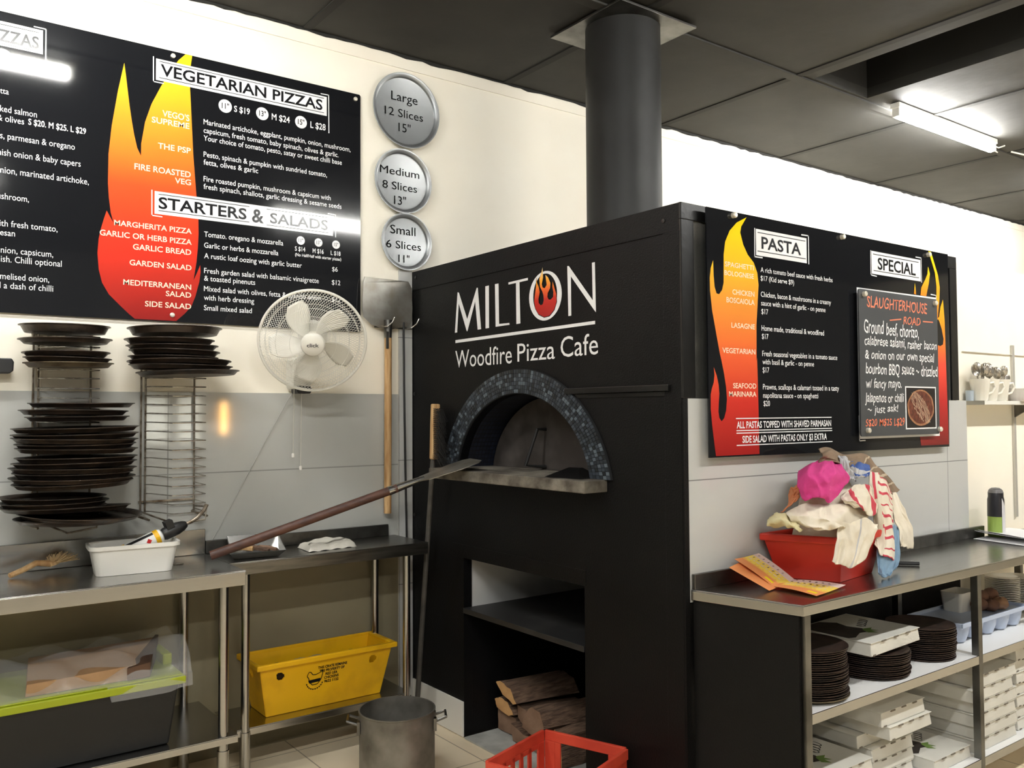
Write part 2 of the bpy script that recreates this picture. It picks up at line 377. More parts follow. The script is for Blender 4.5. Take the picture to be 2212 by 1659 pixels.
T_DESC_R=[
('A rich tomato beef sauce with fresh herbs', 2.679, 3.138, 2.039, 0.0189),
('$17 (Kid serve $9)', 2.6788, 2.8825, 2.0075, 0.0188),
('Chicken, bacon & mushrooms in a creamy', 2.6786, 3.1248, 1.9468, 0.0196),
('sauce with a hint of garlic - on penne', 2.6796, 3.0861, 1.9144, 0.0196),
('$17', 2.68, 2.7199, 1.8824, 0.0195),
('Home made, traditional & woodfired', 2.6797, 3.073, 1.8202, 0.0203),
('$17', 2.6807, 2.7194, 1.7898, 0.0195),
('Fresh seasonal vegetables in a tomato sauce', 2.6814, 3.161, 1.7253, 0.0203),
('with basil & garlic - on penne', 2.6815, 3.0029, 1.695, 0.0197),
('$17', 2.6821, 2.721, 1.6641, 0.0202),
('Prawns, scallops & calamari tossed in a tasty', 2.6824, 3.1687, 1.6011, 0.0207),
('napolitana sauce - on spaghetti', 2.683, 3.0267, 1.5698, 0.0202),
('$20', 2.6845, 2.7224, 1.5394, 0.0202)]
T_BOLD_R=[
('ALL PASTAS TOPPED WITH SHAVED PARMASAN', 2.5299, 3.1107, 1.4592, 0.025),
('SIDE SALAD WITH PASTAS ONLY $3 EXTRA', 2.5602, 3.0799, 1.4062, 0.0256)]
T_HEAD_R=[
('PASTA', 2.6859, 2.9294, 2.1282, 0.0447),
('SPECIAL', 3.4707, 3.777, 2.1243, 0.0498)]
R_PANEL_R=[(2.6551, 2.1972, 2.9658, 2.1019), (3.4263, 2.1966, 3.818, 2.1017)]
P_LINES_R=[((2.6636, 2.1858), (2.9583, 2.1864)), ((2.662, 2.1161), (2.9596, 2.1164)), ((3.4353, 2.187), (3.8044, 2.1839)), ((3.4375, 2.1164), (3.8048, 2.1145)), ((2.5256, 1.4961), (3.1149, 1.4927)), ((2.5276, 1.4524), (3.1161, 1.4487)), ((2.5274, 1.4432), (3.1169, 1.4396)), ((2.5277, 1.399), (3.1181, 1.3959))]
P_BRACK_R=[[(2.6481, 2.1983), (2.6456, 2.093), (2.6898, 2.0937)], [(2.9361, 2.2088), (2.98, 2.21), (2.9801, 2.0993)], [(3.4188, 2.1973), (3.4181, 2.0947), (3.4602, 2.0922)], [(3.7823, 2.2078), (3.8276, 2.2079), (3.8274, 2.0981)], [(3.3078, 1.498), (3.3099, 1.3953), (3.3518, 1.3959)], [(3.9072, 2.049), (3.9518, 2.0471), (3.954, 1.9379)]]
FL2=[(3.8871, 2.1751), (3.902, 2.1427), (3.8893, 2.0966), (3.8653, 2.0375), (3.8154, 2.0376), (3.8243, 2.0744), (3.8576, 2.1107), (3.8803, 2.1407)]
FL1=[(3.7693, 2.0893), (3.7601, 2.0406), (3.7777, 2.0386), (3.7747, 2.0677)]
FL3=[(3.8922, 2.246), (3.9149, 2.2456), (3.9424, 2.1974), (3.9731, 2.1434), (3.9874, 2.0877), (3.9816, 2.0303), (3.9719, 1.9841), (3.9621, 1.9353), (3.9531, 1.9829), (3.9577, 2.0909), (3.946, 2.1524), (3.9155, 2.2061)]
FL4=[(4.0152, 2.0339), (3.9913, 1.9968), (3.976, 1.9503), (3.9511, 1.9346), (3.9307, 1.4531), (3.8036, 1.4328), (3.7866, 1.4003), (3.7956, 1.3628), (4.0409, 1.3619), (4.0352, 1.5655), (4.0258, 1.9419)]
DROP=[(3.9655, 1.9383), (3.9751, 1.9304), (3.9958, 1.8946), (4.0106, 1.8497), (4.0039, 1.8238), (3.9791, 1.8154), (3.9572, 1.819), (3.9452, 1.8467), (3.9487, 1.9317)]
CHALK_WHITE=[(3.3081, 2.0321, 3.9625, 1.3989)]
CHALK=[(3.288, 2.0214, 3.9142, 1.4101)]
T_CHALK_O=[
('SLAUGHTERHOUSE', 3.3448, 3.8268, 1.9529, 0.0496),
('ROAD', 3.626, 3.7675, 1.8961, 0.0382),
('S$20 M$25 L$29', 3.319, 3.619, 1.4548, 0.0333)]
T_CHALK_W=[
('Ground beef, chorizo,', 3.3199, 3.7497, 1.8428, 0.0533),
('calabrese salami, rasher bacon', 3.3217, 3.9031, 1.7925, 0.0394),
('& onion on our own special', 3.3234, 3.8783, 1.7386, 0.0374),
('bourbon BBQ sauce ~ drizzled', 3.3269, 3.9064, 1.6748, 0.0452),
('w/ fancy mayo.', 3.3264, 3.6001, 1.6147, 0.0373),
('Jalapenos or chilli', 3.3174, 3.6171, 1.5572, 0.0373),
('~ just ask!', 3.3356, 3.5696, 1.5134, 0.0314)]
CH_DASH=[((3.5167, 1.9053), (3.6091, 1.9157)), ((3.7885, 1.9157), (3.8746, 1.9172))]
CH_SCREW=[(3.32, 2.0031), (3.8883, 2.0047), (3.3288, 1.4383), (3.9068, 1.4347)]
CH_PHOTO=[(3.6271, 1.6234, 3.8794, 1.4364)]
R_SCREW=[(2.5241, 2.2309), (3.2051, 2.2309), (3.8839, 2.2282)]
LM=[(3.5343, 1.9064), (3.5093, 2.0998), (3.4976, 2.0966), (3.4268, 1.9634), (3.3461, 2.1018), (3.3373, 2.1007), (3.3115, 1.906), (3.3399, 1.9058), (3.3599, 2.0388), (3.425, 1.905), (3.4318, 1.9068), (3.4991, 2.0439), (3.5141, 1.9068)]
LI=[(3.2763, 2.1003), (3.2475, 2.1005), (3.248, 1.9064), (3.2758, 1.9062)]
LL=[(3.2001, 2.1009), (3.1721, 2.1005), (3.1696, 1.918), (3.0927, 1.9162), (3.0898, 1.9077), (3.1966, 1.9076)]
LT=[(3.098, 2.0961), (2.9563, 2.0988), (2.9564, 2.0879), (3.0165, 2.0872), (3.0116, 1.9069), (3.0406, 1.9065), (3.0418, 2.0868), (3.0971, 2.0865)]
LN=[(2.6947, 2.1128), (2.6846, 2.1114), (2.5427, 1.9576), (2.5455, 2.1053), (2.5283, 2.1055), (2.5247, 1.9086), (2.5324, 1.9156), (2.6727, 2.068), (2.6721, 1.9092), (2.6904, 1.9092)]
LU=[(3.5298, 1.8705), (2.5298, 1.8761), (2.53, 1.863), (3.5298, 1.8563)]
LF=[(2.8959, 2.0922), (2.8991, 2.0527), (2.9068, 2.0194), (2.9117, 1.9914), (2.9047, 1.9621), (2.8821, 1.9343), (2.8461, 1.9197), (2.8105, 1.922), (2.7796, 1.9441), (2.7636, 1.9757), (2.7658, 2.0091), (2.7785, 2.0383), (2.787, 2.0616), (2.7898, 2.0397), (2.7831, 2.0166), (2.7851, 1.9974), (2.801, 1.988), (2.8142, 1.9894), (2.8229, 2.0016), (2.8201, 2.0181), (2.8048, 2.0359), (2.8028, 2.058), (2.8176, 2.0822), (2.8352, 2.0957), (2.831, 2.0727), (2.8268, 2.0525), (2.8403, 2.0401), (2.8537, 2.0445), (2.8599, 2.0593), (2.8506, 2.0864), (2.8546, 2.1293), (2.8621, 2.1049), (2.8759, 2.084), (2.8718, 2.0495), (2.8584, 2.0309), (2.8496, 2.013), (2.8471, 1.9902), (2.8545, 1.974), (2.8681, 1.9709), (2.8816, 1.9825), (2.8832, 1.9997), (2.8738, 2.027), (2.8808, 2.0505), (2.8925, 2.069)]
LO_O=[(2.9487, 2.0183), (2.7307, 2.0024), (2.835, 2.112), (2.8445, 1.9044), (2.9199, 2.0065), (2.7606, 2.0113), (2.8378, 2.1017), (2.8461, 1.9197)]
T_TAG=[
('Woodfire', 3.5307, 3.0756, 1.7376, 0.0806),
('Pizza', 3.0345, 2.7776, 1.7416, 0.0776),
('Cafe', 2.7406, 2.5146, 1.7453, 0.0821)]
T_PAN=[
('Large', 2.1578, 2.3137, 3.136, 0.0481),
('12 Slices', 2.1205, 2.3464, 3.0537, 0.0437),
('15"', 2.2003, 2.2712, 2.9776, 0.047),
('Medium', 2.0924, 2.3229, 2.7473, 0.0416),
('8 Slices', 2.1071, 2.3091, 2.6712, 0.0416),
('13"', 2.174, 2.2435, 2.5954, 0.0455),
('Small', 2.1522, 2.2996, 2.4424, 0.0464),
('6 Slices', 2.1281, 2.3321, 2.3677, 0.0416),
('11"', 2.1991, 2.2629, 2.2976, 0.0408)]
C_PINK=[[(2.794, 1.98, 1.301), (2.828, 1.95, 1.322), (2.908, 1.94, 1.337), (3.005, 1.96, 1.342)], [(2.713, 1.93, 1.27), (2.688, 1.86, 1.295), (2.757, 1.84, 1.307), (2.924, 1.88, 1.311)], [(2.679, 1.9, 1.23), (2.659, 1.83, 1.251), (2.75, 1.82, 1.256), (2.926, 1.86, 1.261)], [(2.682, 1.88, 1.198), (2.69, 1.83, 1.22), (2.748, 1.82, 1.198), (2.847, 1.84, 1.234)]]
C_BROWN=[[(2.891, 1.96, 1.375), (2.98, 1.97, 1.375), (3.095, 1.98, 1.344), (3.251, 2.0, 1.345), (3.349, 2.0, 1.299), (3.45, 2.0, 1.241), (3.52, 2.0, 1.183)], [(2.857, 1.92, 1.354), (2.913, 1.92, 1.358), (3.025, 1.93, 1.33), (3.15, 1.95, 1.327), (3.232, 1.96, 1.286), (3.347, 1.97, 1.236), (3.437, 1.97, 1.178)], [(2.841, 1.93, 1.329), (2.888, 1.91, 1.334), (2.984, 1.91, 1.309), (3.108, 1.93, 1.303), (3.179, 1.94, 1.268), (3.282, 1.95, 1.224), (3.371, 1.95, 1.175)]]
C_ORANGE=[[(2.751, 1.95, 1.252), (2.744, 1.94, 1.224), (2.721, 1.93, 1.201)], [(2.733, 1.97, 1.237), (2.717, 1.95, 1.21), (2.694, 1.94, 1.183)], [(2.734, 1.98, 1.212), (2.698, 1.96, 1.176), (2.657, 1.96, 1.154)]]
C_CREAM=[[(2.63, 1.99, 1.136), (2.633, 1.96, 1.156), (2.655, 1.93, 1.147), (2.676, 1.9, 1.124)], [(2.605, 1.98, 1.117), (2.592, 1.93, 1.135), (2.572, 1.87, 1.131), (2.591, 1.84, 1.113)], [(2.688, 1.99, 1.1), (2.652, 1.94, 1.109), (2.616, 1.88, 1.112), (2.622, 1.84, 1.108)]]
C_WHITE=[[(2.648, 1.93, 1.162), (2.678, 1.9, 1.177), (2.734, 1.86, 1.191), (2.854, 1.84, 1.185), (3.044, 1.86, 1.14)], [(2.614, 1.9, 1.153), (2.638, 1.85, 1.156), (2.69, 1.82, 1.159), (2.791, 1.8, 1.158), (2.994, 1.83, 1.126)], [(2.633, 1.88, 1.13), (2.625, 1.82, 1.127), (2.691, 1.8, 1.128), (2.758, 1.78, 1.125), (2.935, 1.8, 1.108)], [(2.681, 1.87, 1.105), (2.658, 1.81, 1.111), (2.7, 1.79, 1.109), (2.742, 1.77, 1.108), (2.875, 1.79, 1.095)]]
C_FALL=[[(2.749, 1.79, 1.129), (2.792, 1.775, 1.127), (2.911, 1.79, 1.131), (3.04, 1.82, 1.093)], [(2.705, 1.765, 1.079), (2.758, 1.755, 1.061), (2.843, 1.755, 1.067), (2.963, 1.78, 1.064)], [(2.66, 1.755, 1.01), (2.708, 1.745, 0.988), (2.757, 1.74, 0.978), (2.858, 1.75, 0.999)]]
C_RED=[[(3.173, 1.93, 1.277), (3.214, 1.92, 1.273), (3.289, 1.93, 1.241), (3.371, 1.95, 1.181)], [(3.114, 1.89, 1.216), (3.137, 1.87, 1.205), (3.211, 1.88, 1.19), (3.318, 1.92, 1.137)], [(3.097, 1.87, 1.135), (3.103, 1.84, 1.127), (3.193, 1.86, 1.108), (3.291, 1.9, 1.07)], [(3.062, 1.84, 1.038), (3.084, 1.82, 1.033), (3.175, 1.84, 1.028), (3.265, 1.88, 0.994)], [(3.036, 1.83, 1.021), (3.039, 1.8, 0.984), (3.094, 1.8, 0.969), (3.193, 1.84, 0.938)]]
C_REDL=[[(2.862, 1.85, 1.213), (2.898, 1.84, 1.232), (3.002, 1.86, 1.245), (3.098, 1.88, 1.228)], [(2.823, 1.82, 1.198), (2.86, 1.8, 1.202), (2.971, 1.82, 1.199), (3.093, 1.85, 1.178)], [(2.859, 1.8, 1.178), (2.903, 1.79, 1.166), (2.963, 1.8, 1.131), (3.058, 1.83, 1.141)]]
C_BLUE=[[(3.158, 1.88, 1.056), (3.236, 1.88, 1.076), (3.347, 1.91, 1.048)], [(3.036, 1.82, 0.992), (3.12, 1.82, 0.984), (3.266, 1.86, 0.97)], [(3.01, 1.8, 0.937), (3.047, 1.79, 0.925), (3.225, 1.84, 0.934)], [(2.985, 1.78, 0.928), (3.031, 1.77, 0.91), (3.111, 1.8, 0.921)]]
C_NAVY=[[(3.043, 1.93, 1.322), (3.118, 1.93, 1.324), (3.2, 1.94, 1.299)], [(2.997, 1.89, 1.294), (3.035, 1.88, 1.283), (3.133, 1.9, 1.28)], [(2.987, 1.87, 1.265), (3.002, 1.86, 1.268), (3.081, 1.88, 1.27)]]
C_PALE=[[(2.963, 1.93, 1.343), (3.017, 1.93, 1.349), (3.048, 1.93, 1.316)], [(2.935, 1.89, 1.312), (2.955, 1.88, 1.312), (3.006, 1.89, 1.289)], [(2.931, 1.86, 1.264), (2.953, 1.86, 1.262), (2.996, 1.87, 1.26)]]
C_SHIRT=[[(3.351, 1.95, 1.187), (3.399, 1.96, 1.181), (3.465, 1.98, 1.173)], [(3.322, 1.92, 1.115), (3.385, 1.93, 1.109), (3.467, 1.95, 1.102)], [(3.33, 1.9, 1.04), (3.409, 1.91, 1.038), (3.492, 1.93, 1.023)], [(3.325, 1.89, 0.987), (3.388, 1.9, 0.964), (3.476, 1.92, 0.953)]]
LEAF=[(2.498, 2.042, 0.995), (2.645, 2.05, 1.0), (2.688, 1.929, 0.917), (2.539, 1.91, 0.914), (2.76, 1.772, 0.913), (2.531, 1.733, 0.911), (2.451, 2.028, 0.972), (2.488, 1.887, 0.909)]

# ================================================================== THE ROOM
BW = 3.95            # back wall
CH = 3.39            # ceiling
struct(MB().box(-3, 12, BW, BW+.12, 0, CH).build('wall_back', paint))
struct(MB().box(-3, 12, -4.0, BW, -.06, 0).build('floor', floorm))
struct(MB().box(-3.12, -3, -4, BW, 0, CH).build('wall_left', roomm))
# partition that runs on from the oven to the right
struct(MB().box(4.21, 12, 2.13, 2.22, 0, 2.25).build('wall_right', paint))
# white sheet cladding up to shoulder height on the back wall
t1 = struct(MB().box(-1.2, 2.20, BW-.008, BW, .88, 1.618).build('trim_1', cladm)); t1['label'] = 'glossy white sheet cladding on the lower back wall'
t5 = struct(MB().box(-1.2, 2.20, BW-.006, BW, 0, .88).build('trim_5', M('lower_wall_shaded', (142, 133, 108), .7, col2=(132, 123, 98), vs=2))); t5['label'] = 'beige wall lining below the benches, coloured darker for the shade there'  # beige darkened so the shade under the benches is in its colour
t2 = struct(MB().box(2.205, 2.28, BW-.014, BW, .0, 2.26).build('trim_2', tilem)); t2['label'] = 'white corner strip between wall and oven'
# cover strip under the ceiling, with a ragged black paint edge
struct(MB().box(-3, 12, BW-.007, BW, 3.315, CH).build('trim_3', paint))
mb = MB(); xs = [(-.5)+i*.05 for i in range(250)]
lo = [CH-.012-.010*random.random()*(1 if random.random() > .3 else 0) for _ in xs]
for i in range(len(xs)-1):
    mb.add([(xs[i], BW-.0085, lo[i]), (xs[i+1], BW-.0085, lo[i+1]), (xs[i+1], BW-.0085, CH), (xs[i], BW-.0085, CH)], [(0, 1, 2, 3)])
struct(mb.build('trim_4', ceild))['label'] = 'ragged black paint edge along the top of the wall'

# ceiling: dark boards with a recess
RX0, RX1, RY0, RY1 = 4.27, 4.80, -.6, 2.88
mb = MB()
for b in ((-3, RX0, -4, BW), (RX1, 12, -4, BW), (RX0, RX1, RY1, BW), (RX0, RX1, -4, RY0)):
    mb.box(b[0], b[1], b[2], b[3], CH, CH+.06)
ceil = struct(mb.build('ceiling', ceilm))
mb = MB()
mb.box(RX0-.02, RX1+.02, RY0-.02, RY1+.02, CH+.42, CH+.44)
mb.box(RX0-.02, RX0, RY0, RY1, CH+.06, CH+.42); mb.box(RX1, RX1+.02, RY0, RY1, CH+.06, CH+.42)
mb.box(RX0, RX1, RY0-.02, RY0, CH+.06, CH+.42); mb.box(RX0, RX1, RY1, RY1+.02, CH+.06, CH+.42)
mb.build('recess', ceild, ceil)
for x in (-.80, .45, 1.70, 2.90, 4.155, 5.42, 6.67, 7.92, 9.17, 10.42):
    y0 = -4 if not RX0 < x < RX1 else RY1
    MB().box(x-.022, x+.022, y0, BW-.01, CH-.006, CH+.001).build('joint_strip', ceild, ceil)
for y in (2.93, .45, -2.0):
    MB().box(-3, 12 if y > 2.9 else RX0-.01, y-.03, y+.03, CH-.010, CH+.001).build('joint_batten', ceilm, ceil, bevel=.002)
# wall behind the camera with two windows that give the pale reflections
mb = MB(); WY = -3.2
for b in ((-3, 2.70, 0, CH), (3.40, 12, 0, CH), (2.70, 3.40, 0, 1.15), (2.70, 3.40, 1.75, CH), (3.0, 3.1, 1.15, 1.75)):
    mb.box(b[0], b[1], WY-.12, WY, b[2], b[3])
struct(mb.build('wall_front', roomm))
winm = M('lit_window', (240, 236, 220), .3, emit=((235, 236, 222), 1.6))
for i, (a, b) in enumerate(((2.70, 3.0), (3.1, 3.40))):
    w = MB().box(a, b, WY-.07, WY-.06, 1.15, 1.75).build('window_%d' % (i+1), winm); struct(w)
    f = MB()
    f.box(a, b, WY-.06, WY+.0, 1.15, 1.17).box(a, b, WY-.06, WY, 1.73, 1.75).box(a, a+.02, WY-.06, WY, 1.15, 1.75).box(b-.02, b, WY-.06, WY, 1.15, 1.75)
    f.build('window_frame', wplast, w)
struct(MB().box(12, 12.12, -4, BW, 0, CH).build('wall_far', paint))

# ceiling tube lights (rows at Y 2.82 and Y .2, one in view, two placed by menu board reflections, the rest added)
def tube_light(x0, x1, y, label):
    r = thing('ceiling_light', label, 'ceiling light', ((x0+x1)/2, y, CH), 'fluorescent battens on the ceiling')
    MB().box(x0-.02, x1+.02, y-.03, y+.03, CH-.035, CH-.002).build('batten', battm, r, bevel=.004)
    MB().cyl((x0+.02, y, CH-.064), (x1-.02, y, CH-.064), .030, 16).build('tube', tubem, r, smooth=True)
    for x in (x0, x1):
        MB().box(x-.012, x+.012, y-.022, y+.022, CH-.085, CH-.03).build('tube_holder', wplast, r)
    return r
l1 = tube_light(5.02, 6.24, 2.82, 'bright bare fluorescent tube light on the dark ceiling beside the recess')
for dy, dz in ((-.03, .02), (.02, -.015)):
    MB().tube([(6.25, 2.82, CH-.04), (6.30, 2.82+dy*.5, CH-.06+dz*.4), (6.36, 2.82+dy, CH-.05+dz)], .005, 6).build('loose_wire', wplast, l1, smooth=True)
tube_light(-.38, .86, 2.80, 'fluorescent tube light above the left menu board')
tube_light(2.97, 4.20, .22, 'fluorescent tube light over the middle of the kitchen')
tube_light(-.45, .77, .22, 'fluorescent tube light overhead near the camera')  # added fill, brightens the floor and crates
tube_light(-2.1, -.88, .22, 'fluorescent tube light overhead left of the camera')  # added fill from the left
tube_light(-.6, .62, -2.0, 'fluorescent tube light behind the camera')  # added fill from behind
tube_light(4.55, 5.77, .22, 'fluorescent tube light over the dining side near the recess')  # row extended out of view to brighten the long bench side
tube_light(6.1, 7.32, .22, 'fluorescent tube light over the dining side further right')  # added too, brightens the partition and shelves
lampm = M('warm_lamp', (255, 200, 120), .4, emit=((255, 190, 100), 14))
wl = thing('wall_lamp', 'slim warm wall lamp on the far wall behind the camera', 'lamp', (3.66, -3.2, 1.3))
MB().box(3.63, 3.69, -3.199, -3.17, 1.26, 1.68).build('back_plate', wplast, wl)
MB().cyl((3.66, -3.14, 1.28), (3.66, -3.14, 1.66), .022, 16).build('lamp_tube', lampm, wl, smooth=True)
tube_light(7.5, 8.72, 2.82, 'fluorescent tube light far right beyond the partition')  # added tube, out of view
cw = tag(MB().tube([(6.62, 2.86, CH-.01), (6.70, 2.80, CH-.035), (6.85, 2.72, CH-.04)], .006, 6).build('cable_end', wplast, smooth=True), 'short white cable end hanging from the ceiling right of the tube light', 'cable')

# ================================================================== THE OVEN
OX, OY0, OY1, OZ = 2.285, 2.09, 3.945, 2.25
oven = thing('pizza_oven', 'big black boxed-in woodfire oven with tiled arch and white painted lettering', 'oven', (OX, 3.02, 0))
AY, AZ = 3.032, 1.262          # arch centre line and hearth level
def arch(w, h, zc, n=48):
    a0 = math.asin((AZ-zc)/h)
    return [(AY+w*cos(a), zc+h*sin(a)) for a in (a0+(pi-2*a0)*i/n for i in range(n+1))]     # from high Y to low Y
AIN = arch(.478, .403, 1.20); AOUT = arch(.606, .560, 1.15)
mb = MB(); T = .045; fx = plane_x(OX)
def fb(y0, y1, z0, z1): mb.box(OX, OX+T, y0, y1, z0, z1)
fb(OY0, OY1, 1.76, OZ); fb(OY0, 2.50, .845, 1.76); fb(3.57, OY1, .845, 1.76); fb(2.50, 3.57, .845, 1.225)
fb(OY0, 2.607, 0, .845); fb(3.468, OY1, 0, .845)
top = [(3.57, 1.225), (3.57, 1.76), (2.50, 1.76), (2.50, 1.225), (AIN[-1][0], 1.225)] + AIN[::-1] + [(AIN[0][0], 1.225)]
mb.prism(top, fx, 0, T)
mb.box(OX+T, 4.20, OY0, OY0+.03, 0, OZ); mb.box(OX+T, 4.20, OY1-.03, OY1, 0, OZ); mb.box(4.17, 4.20, OY0+.03, OY1-.03, 0, OZ)
mb.box(OX, 4.20, OY0, OY1, OZ-.03, OZ)
mb.build('body', black, oven)
# folded steel edge trims
MB().box(OX-.004, OX, OY0-.004, OY1, OZ-.095, OZ+.003).build('edge_trim', black, oven, bevel=.001)
MB().box(OX-.005, OX, OY0-.004, OY0+.075, .0, OZ-.095).build('edge_trim', black, oven, bevel=.001)
mb = MB()          # frame on the dining side
mb.box(OX-.004, 4.205, OY0-.012, OY0, OZ-.055, OZ+.004).box(OX-.004, OX+.062, OY0-.012, OY0, 1.567, OZ-.055)
mb.box(4.14, 4.205, OY0-.012, OY0, 1.567, OZ-.055)
mb.build('side_frame', blackg, oven, bevel=.002)
MB().box(OX+.06, 4.16, OY0-.004, OY0+.001, 1.567, OZ-.05).build('side_panel', M('scuffed_black', (64, 64, 62), .35, col2=(104, 102, 97), vs=5, lo=.5, hi=.85, bump=.3, bs=60), oven)
MB().box(OX+.005, 4.275, OY0-.010, OY0, .86, 1.566).build('side_cladding', tilem, oven)
MB().box(OX-.003, OX+.02, OY0-.012, OY0, 0, 1.566).build('edge_trim', black, oven)
# tiled arch: four greys laid as small square tiles
tm = [M('mosaic_dark', (30, 33, 37), .3), M('mosaic_slate', (42, 47, 53), .3), M('mosaic_blue', (56, 63, 71), .3), M('mosaic_pale', (88, 98, 106), .3), M('mosaic_grout', (22, 24, 27), .8)]
mb = MB(); mb.cur = 4
ring = AOUT + AIN[::-1]; mb.prism(ring, fx, -.010, .0)
NA, NR = 92, 6
ao, ai = arch(.604, .558, 1.15, NA), arch(.480, .405, 1.20, NA)
for i in range(NA):
    for j in range(NR):
        u0, u1 = (j+.06)/NR, (j+.94)/NR; q = []
        for (k, u) in ((0, u0), (0, u1), (1, u1), (1, u0)):
            f0, f1 = (i+.06), (i+.94); f = f0 if k == 0 else f1; a, fr = int(f), f-int(f)
            po = [ao[a][d]*(1-fr)+ao[a+1][d]*fr for d in (0, 1)]; pi_ = [ai[a][d]*(1-fr)+ai[a+1][d]*fr for d in (0, 1)]
            q.append((pi_[0]*(1-u)+po[0]*u, pi_[1]*(1-u)+po[1]*u))
        mb.cur = random.choices([0, 1, 2, 3], [2, 5, 5, 1.6])[0]
        mb.hexa([fx(a, b, -.010) for a, b in q], [fx(a, b, -.0125) for a, b in q])
mb.build('mosaic_arch', tm, oven)
# the mouth behind the arch
navy = grid_mat('mouth_tiles', (18, 22, 34), (10, 11, 14), .02, .02, .002, .45, 'XZ', 0, (0, 0), (24, 30, 46))
mb = MB()
for i in range(len(AIN)-1):
    a, b = AIN[i], AIN[i+1]
    mb.add([(OX+.001, *a), (OX+.001, *b), (OX+.42, *b), (OX+.42, *a)], [(0, 1, 2, 3)])
mb.build('mouth', navy, oven, smooth=True, recalc=False)
MB().prism(AIN, plane_x(OX), .42, .44).build('mouth_back', sootm, oven)
mb = MB(); mb.hexa([(2.168, 2.472, 1.215), (2.15, 3.56, 1.215), (2.72, 3.56, 1.215), (2.72, 2.472, 1.215)], [(2.168, 2.472, 1.262), (2.15, 3.56, 1.262), (2.72, 3.56, 1.262), (2.72, 2.472, 1.262)])
mb.build('hearth_shelf', stone, oven, bevel=.004)
mb = MB(); mb.box(OX-.02, OX, 2.135, 2.70, 1.593, 1.616).box(OX-.004, OX, 2.135, 2.70, 1.575, 1.593)
mb.build('ledge_bar', blackg, oven, bevel=.002)
# cupboard space under the hearth
IX = 3.55
MB().box(OX+.05, IX, 3.468, 3.478, .60, .86).build('store_wall', M('store_white', (206, 206, 204), .7, col2=(188, 188, 186), vs=4), oven)
mb = MB(); mb.box(OX+.046, IX, 3.468, 3.478, .0, .578).box(OX+.046, IX, 2.597, 2.607, 0, .86).box(IX, IX+.01, 2.6, 3.47, 0, .86).box(OX+.046, IX, 2.6, 3.47, .86, .87)
mb.build('store_lining', black, oven)
MB().box(OX-.006, IX, 2.609, 3.466, .58, .604).build('store_shelf', M('store_board', (36, 36, 36), .5, col2=(70, 68, 66), vs=4, lo=.5, hi=.9), oven, bevel=.002)
MB().box(OX-.01, 3.3, 2.62, 3.45, 0.001, .010).build('floor_slab', M('slab_white', (188, 190, 184), .7, col2=(150, 150, 144), vs=7, bump=.2), oven)
MB().box(OX-.008, OX+.004, 3.470, 3.935, .003, .165).build('kick_panel', wplast, oven, bevel=.001)['label'] = 'white kick panel at the foot of the oven'
mb = MB()
mb.box(OX-.003, OX, 2.597, 3.56, .838, .90)
mb.build('opening_trim', black, oven, bevel=.001)
mb = MB()
for y, z in ((2.16, 2.20), (3.90, 2.22), (3.915, 1.62), (3.915, 1.0)):
    mb.lathe([(.009, 0), (.008, .003), (.0, .004)], (OX-.004, y, z), 10, axes((-1, 0, 0)))
mb.build('screw', blackg, oven)
# painted lettering
fl = plane_x(OX-.0014)
mb = MB()
for p in (LM, LI, LL, LT, LN, LU): mb.flat(p, fl)
def oval(pts, n=40):
    l, r, t, b = pts; c = ((l[0]+r[0])/2, (t[1]+b[1])/2); out = []
    for i in range(n):
        a = 2*pi*i/n; out.append((c[0]+(r[0]-l[0])/2*cos(a), c[1]+(t[1]-b[1])/2*sin(a)))
    return out
eo, ei = oval(LO_O[:4]), oval(LO_O[4:])
n = len(eo)
mb.add([fl(a, b, 0) for a, b in eo]+[fl(a, b, 0) for a, b in ei], [(i, (i+1) % n, n+(i+1) % n, n+i) for i in range(n)])
mb.build('name_lettering', paintw, oven)
MB().flat(LF, plane_x(OX-.0024)).build('flame_emblem', flam4, oven)['label'] = 'small red and yellow flame inside the letter O'
lc = [(AY*0+sum(p[0] for p in LF)/len(LF), sum(p[1] for p in LF)/len(LF))][0]
MB().flat([(lc[0]+(a-lc[0])*1.035, lc[1]+(b-lc[1])*1.03) for a, b in LF], plane_x(OX-.0020)).build('flame_outline', inkd, oven)
for t, a, b, z, c in T_TAG:
    mb = MB(); letter(mb, t, a, b, z, c, fl); mb.build('tagline_lettering', paintw, oven)

# flue
flue = thing('flue_pipe', 'fat dark steel flue pipe rising from the oven to the ceiling', 'flue', (2.93, 3.03, OZ))
MB().cyl((2.93, 3.03, OZ+.001), (2.93, 3.03, CH-.02), .181, 48).build('pipe', fluem, flue, smooth=True)
MB().box(2.70, 3.20, 2.80, 3.30, CH-.022, CH-.011).build('ceiling_plate', steeld, flue, bevel=.001)['label'] = 'grey square ceiling plate'

# oven door standing inside the mouth, with a bent rod handle
dr = MB().prism([(AY+(a-AY)*.985, AZ+.001+(b-AZ)*.97) for a, b in AIN], plane_x(2.48), 0, .018).build('oven_door', sootm, oven)
dr['label'] = 'sooty arched metal door standing inside the oven mouth'
MB().tube([(2.478, 3.085, 1.445), (2.43, 3.085, 1.445), (2.375, 3.10, 1.285), (2.478, 3.085, 1.275)], .0085, 8).build('handle', M('sooty_iron', (26, 25, 24), .7), dr, smooth=True)
